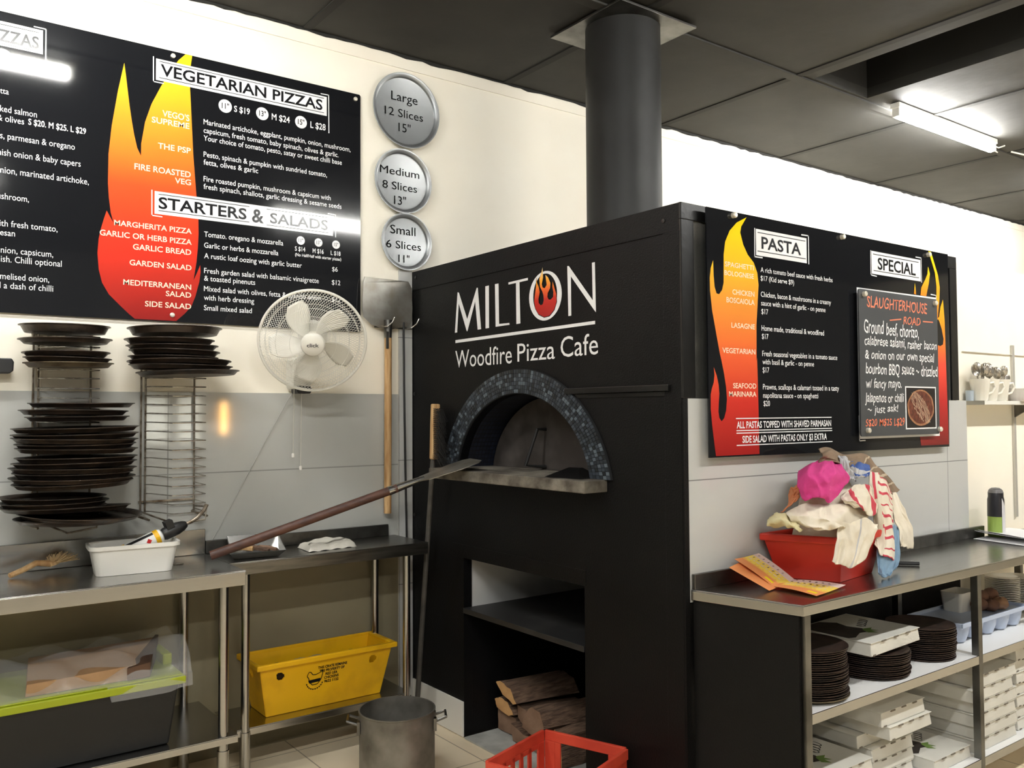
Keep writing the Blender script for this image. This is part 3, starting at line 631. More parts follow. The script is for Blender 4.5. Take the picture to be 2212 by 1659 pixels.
# folded black scraper on the hearth
sc_ = MB(); sc_.hexa([(2.19, 2.735, 1.264), (2.21, 2.545, 1.264), (2.34, 2.56, 1.264), (2.33, 2.75, 1.264)], [(2.275, 2.685, 1.300), (2.28, 2.625, 1.300), (2.30, 2.63, 1.300), (2.295, 2.69, 1.300)])
tag(sc_.build('scraper_blade', blackg, bevel=.002), 'folded black metal scraper blade lying on the right end of the hearth', 'scraper')
tag(MB().hexa([(2.36, 2.58, 1.264), (2.37, 2.50, 1.264), (2.52, 2.58, 1.264), (2.50, 2.66, 1.264)], [(2.36, 2.58, 1.276), (2.37, 2.50, 1.276), (2.52, 2.58, 1.276), (2.50, 2.66, 1.276)]).build('copper_plate', M('copper', (150, 84, 64), .4, metal=.7)), 'flat copper coloured plate behind the scraper on the hearth', 'plate')

# ================================================================== MENU BOARDS
def brackets(mb, lst, w, fn):
    for p in lst:
        for a, b in zip(p[:-1], p[1:]):
            a, b = Vector(a), Vector(b); d = (b-a).normalized()*w/2; mb.line(a-d, b+d, w, fn)
YL = BW-.015
lb = thing('menu_board', 'long black menu board with a tall flame, headed vegetarian pizzas and starters', 'menu board', (1.0, YL, 1.92))
MB().prism([(.15, 1.925), (1.978, 1.925), (1.984, 1.931), (1.984, 3.114), (1.978, 3.1205), (.15, 3.1205)], lambda u, v, w: (u, YL+w, v), 0, .006).build('panel', boardm, lb)
f1, f2, f3, f4 = (plane_y(YL-.0006*k) for k in (1, 2, 3, 4))
MB().flat([(a, min(b, 3.1195)) for a, b in FLAME_L], f1).build('flame_print', flam, lb)
PL = [(.1, 3.08, .563, 2.982), (1.0013, 3.071, 1.801, 2.9765), (.9998, 2.489, 1.8345, 2.390)]
def headings(panels, lines, heads, root, fa, fb_):
    for x0, z1, x1, z0 in panels:
        h = MB().flat([(x0, z0), (x1, z0), (x1, z1), (x0, z1)], fa).build('heading_panel', whitep, root)
        q = MB()
        for a, b in lines:
            if x0 < b[0] < x1 and z0 < a[1] < z1: q.line((a[0], (a[1]+b[1])/2), (b[0], (a[1]+b[1])/2), .0028, fb_)
        for t, a, b, z, c in heads:
            if x0 < b < x1 and z0 < z < z1: letter(q, t, a, b, z, c*.97, fb_, bold=.02)
        q.build('heading_lettering', inkd, h)
def lines_of(rows, name, mat, root, fn, bold=0, k=1):
    for t, a, b, z, c in rows:
        q = MB(); letter(q, t, a, b, z, c*k, fn, bold=bold); q.build(name, mat, root)
headings(PL, P_LINES_L, T_HEAD, lb, f2, f3)
for t, x, z, r in P_DISC_L:
    h = MB().flat([(x+r*cos(2*pi*i/28), z+r*sin(2*pi*i/28)) for i in range(28)], f2).build('size_disc', whitep, lb)
    q = MB(); letter(q, t, x-r*.52, x+r*.56, z-r*.40, r*.82, f3, bold=.012); q.build('size_lettering', inkd, h)
for p in P_BRACK_L:
    q = MB(); brackets(q, [p], .0045, f2); q.build('corner_line', whitep, lb)
lines_of(T_DESC, 'dish_lettering', whitep, lb, f2, .006)
full = {'tta': 'fetta', 'ked salmon': 'smoked salmon', 'nish onion & baby capers': 'spanish onion & baby capers', 'nion, marinated artichoke,': 'onion, marinated artichoke,', 'shroom,': 'mushroom,', 'th fresh tomato,': 'with fresh tomato,', 'esan': 'parmesan', 'nion, capsicum,': 'onion, capsicum,', 'ish. Chilli optional': 'finish. Chilli optional', 'melised onion,': 'caramelised onion,', 'a dash of chilli': 'and a dash of chilli'}
for _, vis, a, b, z, c in T_CUT:
    t = full.get(vis, vis); e = ext(t); v = ext(vis); k = (b-a)/(v[1]-v[0])
    lines_of([(t, b-(e[1]-e[0])*k, b, z, c*.95)], 'dish_lettering', whitep, lb, f2)
lines_of(T_BOLD, 'price_lettering', whitep, lb, f2, .016)
lines_of(T_NAME, 'name_lettering', creamp, lb, f2, .012, .95)
for x, z in P_SCREW_L+[(.17, 3.09), (.17, 1.95)]:
    MB().lathe([(.010, 0), (.010, .006), (.007, .008), (0, .008)], (x, YL-.001, z), 16, axes((0, -1, 0))).build('screw_cap', screwm, lb, smooth=True)

YR = 2.05
rb = thing('menu_board', 'black pasta menu board with yellow to red flames on the side of the oven', 'menu board', (3.2, YR, 1.36))
MB().prism([(2.382, 1.358), (4.045, 1.352), (4.07, 2.25), (4.004, 2.2495), (2.382, 2.2445)], lambda u, v, w: (u, YR+w, v), 0, .006).build('panel', boardm, rb)
g1, g2, g3 = (plane_y(YR-.0006*k) for k in (1, 2, 3))
MB().flat([(a, max(b, 1.359)) for a, b in FLAME_R], g1).build('flame_print', flam2, rb)
MB().flat([(a, max(b, 1.354)) for a, b in FL4], g1).build('flame_print', flam3, rb)
for q, m in ((FL2, yel), (FL1, yel), (FL3, yel)): MB().flat([(a, min(b, 2.249)) for a, b in q], g2).build('flame_print', m, rb)
MB().flat(DROP, g3).build('flame_gap', boardm, rb)
headings(((2.654, 2.1985, 2.967, 2.0995), (3.4247, 2.198, 3.8205, 2.1005)), P_LINES_R[:4], T_HEAD_R, rb, g2, g3)
for p in P_BRACK_R:
    q = MB(); brackets(q, [p], .0045, g2); q.build('corner_line', whitep, rb)
for a, b in P_LINES_R[4:]:
    q = MB(); q.line((a[0], (a[1]+b[1])/2), (b[0], (a[1]+b[1])/2), .0035, g2); q.build('notice_line', whitep, rb)
lines_of(T_DESC_R, 'dish_lettering', whitep, rb, g2, .006, .98)
lines_of(T_BOLD_R, 'notice_lettering', whitep, rb, g2, .018, .95)
lines_of(T_NAME_R, 'name_lettering', creamp, rb, g2, .012, .95)
mb = MB()
for x in (2.5, 3.2, 3.9):
    for z in (1.45, 2.15): mb.box(x-.02, x+.02, YR+.0065, 2.077, z-.02, z+.02)
mb.build('spacer', black, rb)
for x, z in R_SCREW:
    MB().lathe([(.0105, 0), (.0105, .014), (.0075, .017), (0, .017)], (x, YR-.0005, z), 16, axes((0, -1, 0))).build('screw_cap', screwm, rb, smooth=True)

# chalkboard panel on stand-off knobs in front of the pasta board
YK = YR-.024
ck = thing('chalkboard', 'small grey chalkboard with a handwritten pizza special, on knobs over the pasta board', 'chalkboard', (3.6, YK, 1.41))
MB().prism([(a+3.6, b+1.7185) for a, b in rrect(.630, .610, .012)], lambda u, v, w: (u, YK+w, v), 0, .005).build('panel', M('slate', (74, 76, 78), .3), ck)
MB().flat([(3.309, 1.403), (3.958, 1.403), (3.953, 2.037), (3.309, 2.033)], g2).build('special_panel', whitep, rb)
k1 = plane_y(YK-.0006)
orangec = M('orange_chalk', (240, 128, 92), .6)
def hand(mb, t, a, b, z, c, bold=-.004):
    words = t.split(' '); e = ext(t); k = (b-a)/(e[1]-e[0]); x = a
    sp = ext('n n')[1]-ext('nn')[1]
    tot = sum(ext(w)[1]-ext(w)[0] for w in words); gap = ((e[1]-e[0])-tot)/max(1, len(words)-1)
    for i, w in enumerate(words):
        q = ext(w); wd = (q[1]-q[0])*k
        letter(mb, w, x, x+wd, z+random.uniform(-.003, .003), c*random.uniform(.95, 1.08), k1, bold=bold, shear=.12, wob=.035)
        x += wd+gap*k
for t, a, b, z, c in T_CHALK_O:
    mb = MB(); hand(mb, t, a, b, z, c*.88, bold=.004); mb.build('chalk_heading', orangec, ck)
for a, b in CH_DASH:
    mb = MB(); mb.line(a, b, .005, k1); mb.build('chalk_dash', orangec, ck)
for t, a, b, z, c in T_CHALK_W:
    mb = MB(); hand(mb, t, a, b, z, c, bold=.004); mb.build('chalk_lettering', M('white_chalk', (236, 236, 234), .7) if 'white_chalk' not in MATS else MATS['white_chalk'], ck)
for x, z in CH_SCREW:
    MB().lathe([(.011, 0), (.011, .012), (.008, .015), (0, .015)], (x, YK-.0005, z), 16, axes((0, -1, 0))).build('stand_off_knob', screwm, ck, smooth=True)
    MB().cyl((x, YK+.0055, z), (x, YR-.002, z), .008, 12).build('stand_off_post', blackp, ck)
ph = thing('photo_print', 'small photo of a drizzled round pizza stuck to the chalkboard', 'photo', (3.755, YK-.001, 1.438))
x0, x1, z0, z1 = 3.626, 3.885, 1.438, 1.625
kf = lambda d: plane_y(YK-.001-d)
MB().box(x0, x1, YK-.0016, YK-.0009, z0, z1).build('border', whitep, ph)
MB().flat([(x0+.008, z0+.006), (x1-.008, z0+.006), (x1-.008, z1-.006), (x0+.008, z1-.006)], kf(.0012)).build('picture', M('photo_dark', (36, 32, 34), .25), ph)
pz = [(3.752+.112*cos(2*pi*i/40)*(1+.02*sin(5*i)), 1.532+.080*sin(2*pi*i/40)) for i in range(40)]
MB().flat(pz, kf(.0016)).build('pizza_picture', M('photo_crust', (176, 128, 92), .3, col2=(140, 92, 64), vs=40), ph)
MB().flat([(3.752+(a-3.752)*.90, 1.533+(b-1.532)*.90) for a, b in pz], kf(.0020)).build('pizza_topping', M('photo_topping', (120, 66, 50), .3, col2=(82, 44, 36), vs=60), ph)
mb = MB()
for i in range(13):
    o = -.082+.0137*i; h = .92*sqrt(max(0, 1-(o/.088)**2))*.078; p = None
    for k in range(9):
        t = -1+k/4; q = (3.752+o*.78+t*h*.55+random.uniform(-.003, .003), 1.532-o*.20-t*h*.95+random.uniform(-.002, .002))
        if p and random.random() > .15: mb.line(p, q, .0020, kf(.0024))
        p = q
mb.build('drizzle', M('photo_drizzle', (232, 206, 176), .3), ph)

# ================================================================== PAN SIGNS ON THE WALL
for nm, x, z, r, lines in (('large', 2.240, 3.088, .196, T_PAN[0:3]), ('medium', 2.219, 2.7165, .167, T_PAN[3:6]), ('small', 2.239, 2.404, .148, T_PAN[6:9])):
    t = thing('pan_sign', {'large': 'largest round metal pan sign lettered Large 12 Slices, topmost of three', 'medium': 'round metal pan sign lettered Medium 8 Slices, middle of three', 'small': 'smallest round metal pan sign lettered Small 6 Slices, just above the oven'}[nm], 'sign', (x, BW, z), 'round pan signs on the wall')
    ax = axes((0, -1, 0))
    MB().lathe([(r-.024, .004), (r-.020, .022), (r-.008, .030), (r, .030), (r, .026), (r-.012, .024), (r-.020, .014), (r-.028, .0025), (0, .0025)], (x, BW-.007, z), 64, ax, caps=False).lathe([(0, .008), (r-.030, .008), (r-.022, .010)], (x, BW-.007, z), 64, ax, caps=False).build('pan', alub, t, smooth=True)
    for tx, a, b, zz, c in lines:
        mb = MB(); letter(mb, tx, a, b, zz, c*.95, plane_y(BW-.0168), bold=.0); mb.build('sign_lettering', mattei, t)

# ================================================================== WALL FAN
FC = Vector((1.597, 3.63, 1.842)); FR = .232
toc = Vector((-FC.x, -FC.y, 0)).normalized()
FN = (toc*cos(radians(22)) + Vector((0, 0, -1))*sin(radians(22))).normalized()
FA = axes(FN)
fan = thing('wall_fan', 'white plastic wall fan with round wire guard mounted below the menu board', 'fan', tuple(FC))
def fp(r, a, z): return FC + FA @ Vector((r*cos(a), r*sin(a), z))
mb = MB()
mb.tube([fp(FR, 2*pi*i/64, 0) for i in range(64)], .0065, 8, closed=True)
mb.build('guard_ring', fanw, fan, smooth=True)
for sgn, nm in ((1, 'front_guard'), (-1, 'rear_guard')):
    mb = MB()
    NW = 100
    for k in range(NW):
        pts = []
        for i in range(9):
            s = i/8; r = .045+(FR-.045)*s
            a = 2*pi*k/NW + sgn*.75*(1-s)
            pts.append(fp(r, a, sgn*(.048*sqrt(max(0, 1-(s**2.6)))+.002)))
        mb.tube(pts, .00085, 3, caps=False)
    for r, z in ((.10, .046), (.16, .037), (.205, .021)):
        mb.tube([fp(r, 2*pi*i/48, sgn*z) for i in range(48)], .0011, 4, closed=True)
    mb.build(nm, fanw, fan, smooth=True)
mb = MB(); mb.lathe([(.0, .068), (.035, .067), (.048, .060), (.053, .050), (.053, .044)], FC, 32, FA)
cap = mb.build('guard_cap', fanw, fan, smooth=True)
mb = MB()
def capf(u, v, w): return FC + FA @ Vector((u, v, .0688))
letter(mb, 'click', -.026, .026, -.006, .016, capf, bold=.02)
mb.build('cap_lettering', greyp, cap)
for k in range(5):
    mb = MB(); a0 = radians(127+72*k)
    def bl(u, v):
        s = .035+u*.155
        half = .5*(.55+.75*sin(pi*min(1, .18+u*.78)))*(1 if u < .9 else .86)
        ang = a0 + (v-.5)*half*1.35 - .22*u
        return fp(s, ang, (v-.5)*.05*(1.1-u*.5))
    mb.grid(bl, 12, 8)
    mb.build('blade', fanw, fan, smooth=True, thick=.002, recalc=False)
MB().lathe([(.0, .042), (.034, .038), (.040, .02), (.040, -.022)], FC, 28, FA).build('hub', fanw, fan, smooth=True)
MB().lathe([(.06, -.05), (.066, -.065), (.064, -.12), (.045, -.145), (0, -.15)], FC, 32, FA, caps=True).build('motor_housing', fanw, fan, smooth=True)
mb = MB(); mc = FC+FA @ Vector((0, 0, -.11))
mb.tube([mc, mc+Vector((.02, .07, -.05)), Vector((1.640, 3.86, 1.74)), Vector((1.643, 3.875, 1.70))], .028, 14, r1=.036)
mb.build('neck', fanw, fan, smooth=True)
MB().prism([(1.643+a, 1.705+b) for a, b in rrect(.085, .16, .03)], lambda u, v, w: (u, w, v), 3.85, BW-.009).build('wall_base', fanw, fan, bevel=.006)
MB().prism([(1.643+a, 1.632+b) for a, b in rrect(.07, .035, .012)], lambda u, v, w: (u, w, v), 3.83, 3.90).build('base_cap', blackp, fan)
for x, z0 in ((1.606, 1.335), (1.643, 1.275)):
    k = MB().tube([(x, 3.86, 1.65), (x-.001, 3.862, (1.65+z0)/2), (x-.003, 3.863, z0)], .0022, 5).build('pull_cord', M('cord_grey', (190, 188, 178), .6), fan, smooth=True)
    MB().lathe([(.006, 0), (.0075, .004), (.0075, .016), (.003, .020)], (x-.003, 3.863, z0-.016), 10).build('cord_knob', wplast, k, smooth=True)
MB().tube([(1.63, 3.90, 1.645), (1.60, 3.93, 1.58), (1.50, BW-.014, 1.40), (1.28, BW-.014, 1.0), (1.235, BW-.014, .93)], .0020, 6).build('power_cord', M('grey_cord', (186, 186, 180), .5), fan, smooth=True)

# ================================================================== PAN RACKS
def pan_rack(xl, xr, zs, ztop, zbot, label):
    r = thing('pan_rack', label, 'rack', ((xl+xr)/2, BW-.01, zbot), 'wire pan racks on the wall')
    yb, yf = BW-.022, 3.775
    for x in (xl-.014, xl+.004, xr):
        MB().cyl((x, yb, zbot), (x, yb, ztop), .0042, 8).build('upright', wire, r, smooth=True)
    for z in zs:
        MB().tube([(xl, yb-.004, z), (xl+.02, yb-.03, z), (xl+.075, yf, z-.004), (xr-.02, yf-.006, z-.003), (xr+.004, yf+.006, z-.003), (xr, yb-.004, z)], .0026, 6).build('rung', chrome, r, smooth=True)
    MB().tube([(xl-.014, yb, zbot+.01), (xl+.085, yf-.03, zbot-.035), (xr-.01, yf-.04, zbot-.02), (xr+.005, yf-.01, zbot+.03), (xr, yb, zbot+.02)], .004, 8).build('base_rung', wire, r, smooth=True)
    for x in (xl-.02, xr+.01):
        MB().tube([(x-.01, yb, zbot+.005), (x-.03, yb-.04, zbot+.002), (x+.012, yb-.12, zbot-.015)], .005, 8).build('foot', wire, r, smooth=True)
    for z in (ztop-.02, zbot+.05):
        MB().box(xl-.02, xr+.008, yb+.002, BW-.0005, z-.004, z+.004).build('wall_bracket', wire, r)
    return r
P1 = [(0.621,1.846,.162),(0.623,1.805,.166),(0.628,1.754,.156),(0.633,1.733,.156),(0.636,1.714,.160),
      (0.679,1.558,.189),(0.651,1.529,.192),(0.666,1.506,.184),
      (0.654,1.465,.222),(0.653,1.441,.222),(0.652,1.423,.221),(0.656,1.403,.212),(0.660,1.385,.214),
      (0.659,1.352,.214),(0.652,1.333,.218),(0.646,1.312,.222),(0.648,1.294,.21),(0.645,1.277,.220),(0.648,1.257,.211),
      (0.581,1.203,.186),(0.586,1.185,.19),(0.583,1.167,.185),(0.665,1.158,.19),(0.672,1.137,.22),(0.642,1.117,.197)]
P2 = [(1.029,1.857,.185),(1.011,1.819,.176),(1.021,1.795,.180),(1.031,1.773,.178),(1.026,1.749,.176),(1.044,1.730,.203),(1.050,1.713,.203),(1.079,1.689,.203)]
pan_rack(.556, .752, sorted([p[1]-.0125 for p in P1]+[1.668, 1.628, 1.590], reverse=True), 1.87, 1.10, 'wire pan rack on the left of the wall, filled nearly full with dark pans')
pan_rack(.964, 1.172, [p[1]-.0125 for p in P2]+[1.640-.0378*i for i in range(15)], 1.87, 1.10, 'wire pan rack nearer the fan with empty rungs below one pile of pans')

ORD = 'first second third fourth fifth sixth seventh eighth ninth tenth eleventh twelfth thirteenth fourteenth fifteenth sixteenth seventeenth eighteenth nineteenth twentieth'.split()
ORD += ['twenty-'+o for o in ORD[:9]]
def pan_shape(r, lip=.018):
    """shallow round baking pan, open side up"""
    return MB().lathe([(0, .0022), (r-.022, .0022), (r-.008, lip-.002), (r, lip), (r, lip-.003), (r-.008, lip-.005), (r-.021, 0), (0, 0)], (0, 0, 0), 44, caps=False)
def pan_at(x, y, z, r, label, group, mat=None, tx=0, ty=0, lip=.018):
    o = pan_shape(r, lip).build('pizza_pan', mat or panm, smooth=True)
    o.location = (x, y, z); o.rotation_euler = (tx, ty, random.uniform(0, 6))
    return tag(o, label, 'pizza pan', group)
names = [(5, 'top pile'), (3, 'second pile'), (5, 'third pile'), (6, 'fourth pile'), (6, 'bottom pile')]
i = 0
for cnt, pile in names:
    for k in range(cnt):
        x, z, r = P1[i]
        which = 'uppermost' if k == 0 else ('lowest' if k == cnt-1 else ORD[k])
        lab = '%s%s dark pizza pan in the %s on the left wire rack' % (which, '' if k in (0, cnt-1) else ' from top', pile)
        if i == 4: lab = 'worn tan and black pizza pan, lowest in the top pile on the left rack'
        pan_at(x+.006, 3.919-r, z-.008, r, lab, 'pizza pans on the left wire rack', pantan if i == 4 else None, random.uniform(-.014, .014), random.uniform(-.022, .022) if i not in (22, 23, 24) else (-.06, -.06, -.03)[i-22], .03 if i == 0 else .018)
        i += 1
for k, (x, z, r) in enumerate(P2):
    which = 'uppermost' if k == 0 else ('lowest' if k == 7 else ORD[k])
    pan_at(x+.006, 3.919-r, z-.008, r, '%s%s dark pizza pan in the pile on the rack nearer the fan' % (which, '' if k in (0, 7) else ' from top'), 'pizza pans on the right-hand wire rack', None, random.uniform(-.025, .025), random.uniform(-.02, .02) if k < 7 else -.03, .028 if k == 0 else .018)

# ================================================================== TOOLS BY THE OVEN
pl = thing('pizza_peel', 'aluminium pizza peel hung blade-up on the wall beside the oven', 'pizza peel', (2.12, 3.9, 1.02))
hd = [(2.119+a, 2.075+b) for a, b in rrect(.285, .25, .045)]
hd = [(a, b-(.03 if abs(a-2.119) < .05 and b < 2.0 else 0)) for a, b in hd]
mb = MB(); mb.prism([(1.992, 2.20), (1.984, 2.17), (1.978, 2.04), (1.985, 2.0), (2.03, 1.965), (2.10, 1.945), (2.145, 1.945), (2.23, 1.965), (2.258, 1.985), (2.262, 2.06), (2.258, 2.165), (2.240, 2.195), (2.20, 2.198)], lambda u, v, w: (u, 3.905+w+.006*sin((u-2)*14), v), 0, .003)
mb.build('blade', alu, pl)
mb = MB(); mb.cyl((2.119, 3.900, 1.99), (2.119, 3.898, 1.86), .022, 14, r1=.017).box(2.098, 2.112, 3.878, 3.884, 1.845, 1.93)
mb.build('socket', steeld, pl, smooth=True)
MB().tube([(2.119, 3.898, 1.90), (2.119, 3.9, 1.6), (2.119, 3.905, 1.02)], .0185, 14).build('handle', wood, pl, smooth=True)
hk = thing('tool_hook', 'bent wire hook rail on the wall holding the peel and iron rod', 'hook', (2.17, BW-.02, 1.95))
mb = MB(); mb.box(2.06, 2.275, BW-.022, BW-.0145, 1.953, 1.960)
mb.build('rail', steeld, hk)
for x in (2.105, 2.245):
    MB().tube([(x, BW-.02, 1.956), (x-.01, 3.86, 1.955), (x+.01, 3.845, 1.975), (x+.02, 3.84, 2.0)], .0035, 8).build('hook', chrome, hk, smooth=True)
tag(MB().tube([(2.212, 3.905, 1.985), (2.222, 3.915, 1.5), (2.245, 3.925, .60), (2.25, 3.925, .30)], .0055, 8).build('iron_rod', blackp, smooth=True), 'long thin black iron rod hanging between the wooden peel handle and the oven', 'rod')

# second peel: butt on the bench, blade on the hearth
A = Vector((1.145, 3.608, .945)); B = Vector((2.225, 3.315, 1.300)); d = (B-A).normalized(); L_ = (B-A).length
pe = thing('pizza_peel', 'aluminium pizza peel with dark wooden handle lying from the bench up to the hearth', 'pizza peel', tuple(A))
MB().tube([A, A+d*.3, A+d*(L_-.36)], .019, 14).build('handle', woodd, pe, smooth=True)
mb = MB(); mb.cyl(A+d*(L_-.40), A+d*(L_-.23), .0205, 12, r1=.012)
mb.build('socket', steel, pe, smooth=True)
sd = d.cross(Vector((0, 0, 1))).normalized(); nn = sd.cross(d)
mb = MB(); mb.prism([(-.245, -.03), (-.21, -.085), (-.06, -.125), (.02, -.115), (.045, -.08), (.045, .08), (.02, .115), (-.06, .125), (-.21, .085), (-.245, .03)], lambda u, v, w: B+d*(u-.02)+sd*v+nn*(w+.012*(1-(v/.13)**2)*0), -.0015, .0015)
mb.build('blade', alu, pe)

# long oven brush leaning against the oven front
br = thing('oven_brush', 'long-handled oven brush leaning bristle-end up against the oven front', 'brush', (2.20, 3.62, 0))
b0, b1, b2 = Vector((2.192, 3.755, 0.004)), Vector((2.238, 3.655, 1.30)), Vector((2.243, 3.648, 1.56))
MB().tube([b0, b0.lerp(b1, .5)+Vector((-.004, 0, 0)), b1+Vector((0, .005, .03))], .0125, 10).build('handle', M('grey_handle', (62, 60, 56), .6, col2=(88, 84, 78), vs=9), br, smooth=True)
MB().obox((b1+b2)/2+Vector((0, 0, .0)), .042, .026, .27, Euler((.02, .02, 0)).to_matrix()).build('brush_back', wood, br, bevel=.006)
mb = MB()
for i in range(26):
    for j in range(4):
        z = 1.305+i*.0095; x = 2.226+j*.010
        e = Vector((x+random.uniform(-.012, .0), 3.645-.085-(.03 if z < 1.42 else 0)*random.random()+random.uniform(-.012, .01), z-.03*random.random()-.04))
        mb.tube([(x, 3.638, z), ((x+e.x)/2, 3.60, z-.008), e], .0022, 3, r1=.0012)
mb.build('bristles', blackp, br)

# ================================================================== STEEL BENCHES ON THE LEFT
BZ = .905
def leg(mb, x, y, z1, w=.038): mb.tube([(x, y, .10), (x, y, z1)], w/2, 16)
b1_ = thing('steel_bench', 'wider stainless steel bench on the left, holding the white tub', 'bench', (.3, 3.68, 0), 'stainless steel benches')
mb = MB(); mb.box(-.5, 1.222, 3.413, BW-.012, BZ-.004, BZ).box(-.5, 1.222, 3.413, 3.417, BZ-.058, BZ-.004).box(1.218, 1.222, 3.417, 3.93, BZ-.058, BZ-.004)
mb.build('top', steel, b1_, bevel=.002)
MB().box(-.5, 1.222, BW-.026, BW-.010, BZ, 1.015).build('splashback', steel, b1_, bevel=.002)
for x, y in ((1.148, 3.452), (1.125, 3.90), (-.4, 3.452), (-.4, 3.90)):
    lg = MB().tube([(x, y, .0), (x, y, BZ-.005)], .019, 16).build('leg', steel, b1_, smooth=True)
    MB().cyl((x, y, .002), (x, y, .21), .023, 16).build('leg_sleeve', steel, lg, smooth=True)
mb = MB(); mb.box(-.5, 1.20, 3.43, 3.93, .262, .266).box(-.5, 1.20, 3.43, 3.434, .236, .262).box(1.196, 1.20, 3.434, 3.93, .236, .262)
mb.build('undershelf', steel, b1_, bevel=.0015)
b2_ = thing('steel_bench', 'narrower stainless steel bench between the left bench and the oven', 'bench', (1.7, 3.78, 0), 'stainless steel benches')
mb = MB(); mb.box(1.226, 2.178, 3.61, BW-.012, BZ-.004, BZ).box(1.226, 2.178, 3.61, 3.614, BZ-.055, BZ-.004).box(2.174, 2.178, 3.614, 3.93, BZ-.055, BZ-.004)
mb.build('top', M('bench_steel_dark', (140, 138, 132), .3, metal=1, col2=(112, 110, 106), vs=6, stretch=(1, 10, 10)), b2_, bevel=.002)
MB().box(1.226, 2.135, BW-.026, BW-.010, BZ, .962).build('splashback', steeld, b2_, bevel=.002)
for x, y in ((1.305, 3.648), (2.078, 3.645), (1.30, 3.90), (2.045, 3.90)):
    lg = MB().tube([(x, y, 0), (x, y, BZ-.005)], .018, 16).build('leg', steel, b2_, smooth=True)
    MB().cyl((x, y, .002), (x, y, .19), .022, 16).build('leg_sleeve', steel, lg, smooth=True)
mb = MB(); mb.box(1.27, 2.10, 3.645, 3.93, .200, .204).box(1.27, 2.10, 3.645, 3.649, .172, .200)
mb.build('undershelf', steel, b2_, bevel=.0015)

# black block on the wall at the far left
kb = MB(); kb.prism([(.30, 1.684), (.455, 1.684), (.466, 1.694), (.468, 1.728), (.460, 1.742), (.30, 1.742)], lambda u, v, w: (u, w, v), 3.87, BW-.001)
tag(kb.build('wall_block', blackp, bevel=.004), 'small black plastic block fixed on the wall left of the pan racks', 'wall fitting')

# white tub with gas torch
tb = thing('plastic_tub', 'white rectangular plastic tub on the left bench holding a gas torch', 'tub', (.86, 3.66, BZ))
def tubshape(mb, w, d, h, cx, cy, z0, flare=.02, r=.03, t=.004):
    n = 6
    o0 = rrect(w-2*flare, d-2*flare, r, n); o1 = rrect(w, d, r+.005, n); i0 = rrect(w-2*flare-2*t, d-2*flare-2*t, r-.003, n); i1 = rrect(w-2*t, d-2*t, r, n)
    k = len(o0); vs = [(cx+a, cy+b, z0) for a, b in o0]+[(cx+a, cy+b, z0+h) for a, b in o1]+[(cx+a, cy+b, z0+h) for a, b in i1]+[(cx+a, cy+b, z0+t) for a, b in i0]
    fs = [tuple(range(k))[::-1], tuple(range(3*k, 4*k))]
    for L2 in range(3):
        for i in range(k): fs.append((L2*k+i, L2*k+(i+1) % k, (L2+1)*k+(i+1) % k, (L2+1)*k+i))
    return mb.add(vs, fs)
RT = rotz(radians(-6))
mb = tubshape(MB(), .315, .175, .112, 0, 0, 0)
mb.v = [RT @ v + Vector((.862, 3.668, BZ+.001)) for v in mb.v]
mb.build('body', wplast, tb, smooth=True, angle=50)
mb = MB(); o1 = rrect(.330, .190, .038, 6); i1 = rrect(.309, .169, .032, 6); k = len(o1); vs = []
for q, z in ((o1, .101), (o1, .116), (i1, .116), (i1, .101)): vs += [RT @ Vector((a, b, z))+Vector((.862, 3.668, BZ)) for a, b in q]
fs = []
for L2 in range(4):
    for i in range(k): fs.append((L2*k+i, L2*k+(i+1) % k, ((L2+1) % 4)*k+(i+1) % k, ((L2+1) % 4)*k+i))
mb.add(vs, fs); mb.build('rim', wplast, tb, smooth=True, angle=50)
tc_ = thing('gas_torch', 'handheld gas torch with yellow and white canister leaning in the white tub', 'torch', (.9, 3.66, .93))
ta = Vector((.80, 3.655, .972)); tdir = Vector((.93, .0, .37)).normalized(); tr = axes(tdir)
mb = MB(); mb.lathe([(0, 0), (.028, .003), (.031, .012), (.031, .165), (.028, .176), (.018, .182), (0, .182)], ta, 28, tr)
mb.build('canister', M('canister_label', (232, 232, 228), .3), tc_, smooth=True)
mb = MB(); mb.lathe([(.0316, .022), (.0316, .038)], ta, 28, tr, caps=False).lathe([(.0316, .148), (.0316, .166)], ta, 28, tr, caps=False)
mb.build('canister_band', yelp, tc_, smooth=True)
mb = MB()
for i in range(7):
    a0, a1 = pi*.62+i*.06, pi*.62+(i+1)*.06
    mb.add([ta+tr @ Vector((.0317*cos(a), .0317*sin(a), z)) for a, z in ((a0, .04), (a1, .04), (a1, .147), (a0, .147))], [(0, 1, 2, 3)])
mb.build('canister_stripe', blackp, tc_)
mb = MB(); sqc = ta+tdir*.122
for u, v in ((0, 0),):
    fr = Vector((0, -1, 0)); uu = tdir; vv = Vector((-tdir.z, 0, tdir.x)); c0 = sqc+fr*.0318+vv*.006
    mb.add([c0+uu*a+vv*b for a, b in ((-.011, 0), (0, -.011), (.011, 0), (0, .011))], [(0, 1, 2, 3)])
mb.build('warning_diamond', M('warning_red', (204, 40, 40), .4), tc_)
mb = MB(); th = ta+tdir*.182; mb.lathe([(.022, 0), (.026, .01), (.026, .06), (.020, .085), (.012, .10)], th, 16, tr).obox(th+tdir*.035+Vector((-.010, 0, .028)), .05, .03, .03, tr)
mb.build('torch_head', blackp, tc_, smooth=True, angle=45)
mb = MB(); te = th+tdir*.10
mb.tube([te, te+tdir*.02, te+tdir*.045+Vector((0, 0, .004)), te+tdir*.075+Vector((0, 0, .022)), te+tdir*.088+Vector((0, 0, .042))], .0065, 10, r1=.0085)
mb.build('nozzle', wire, tc_, smooth=True)

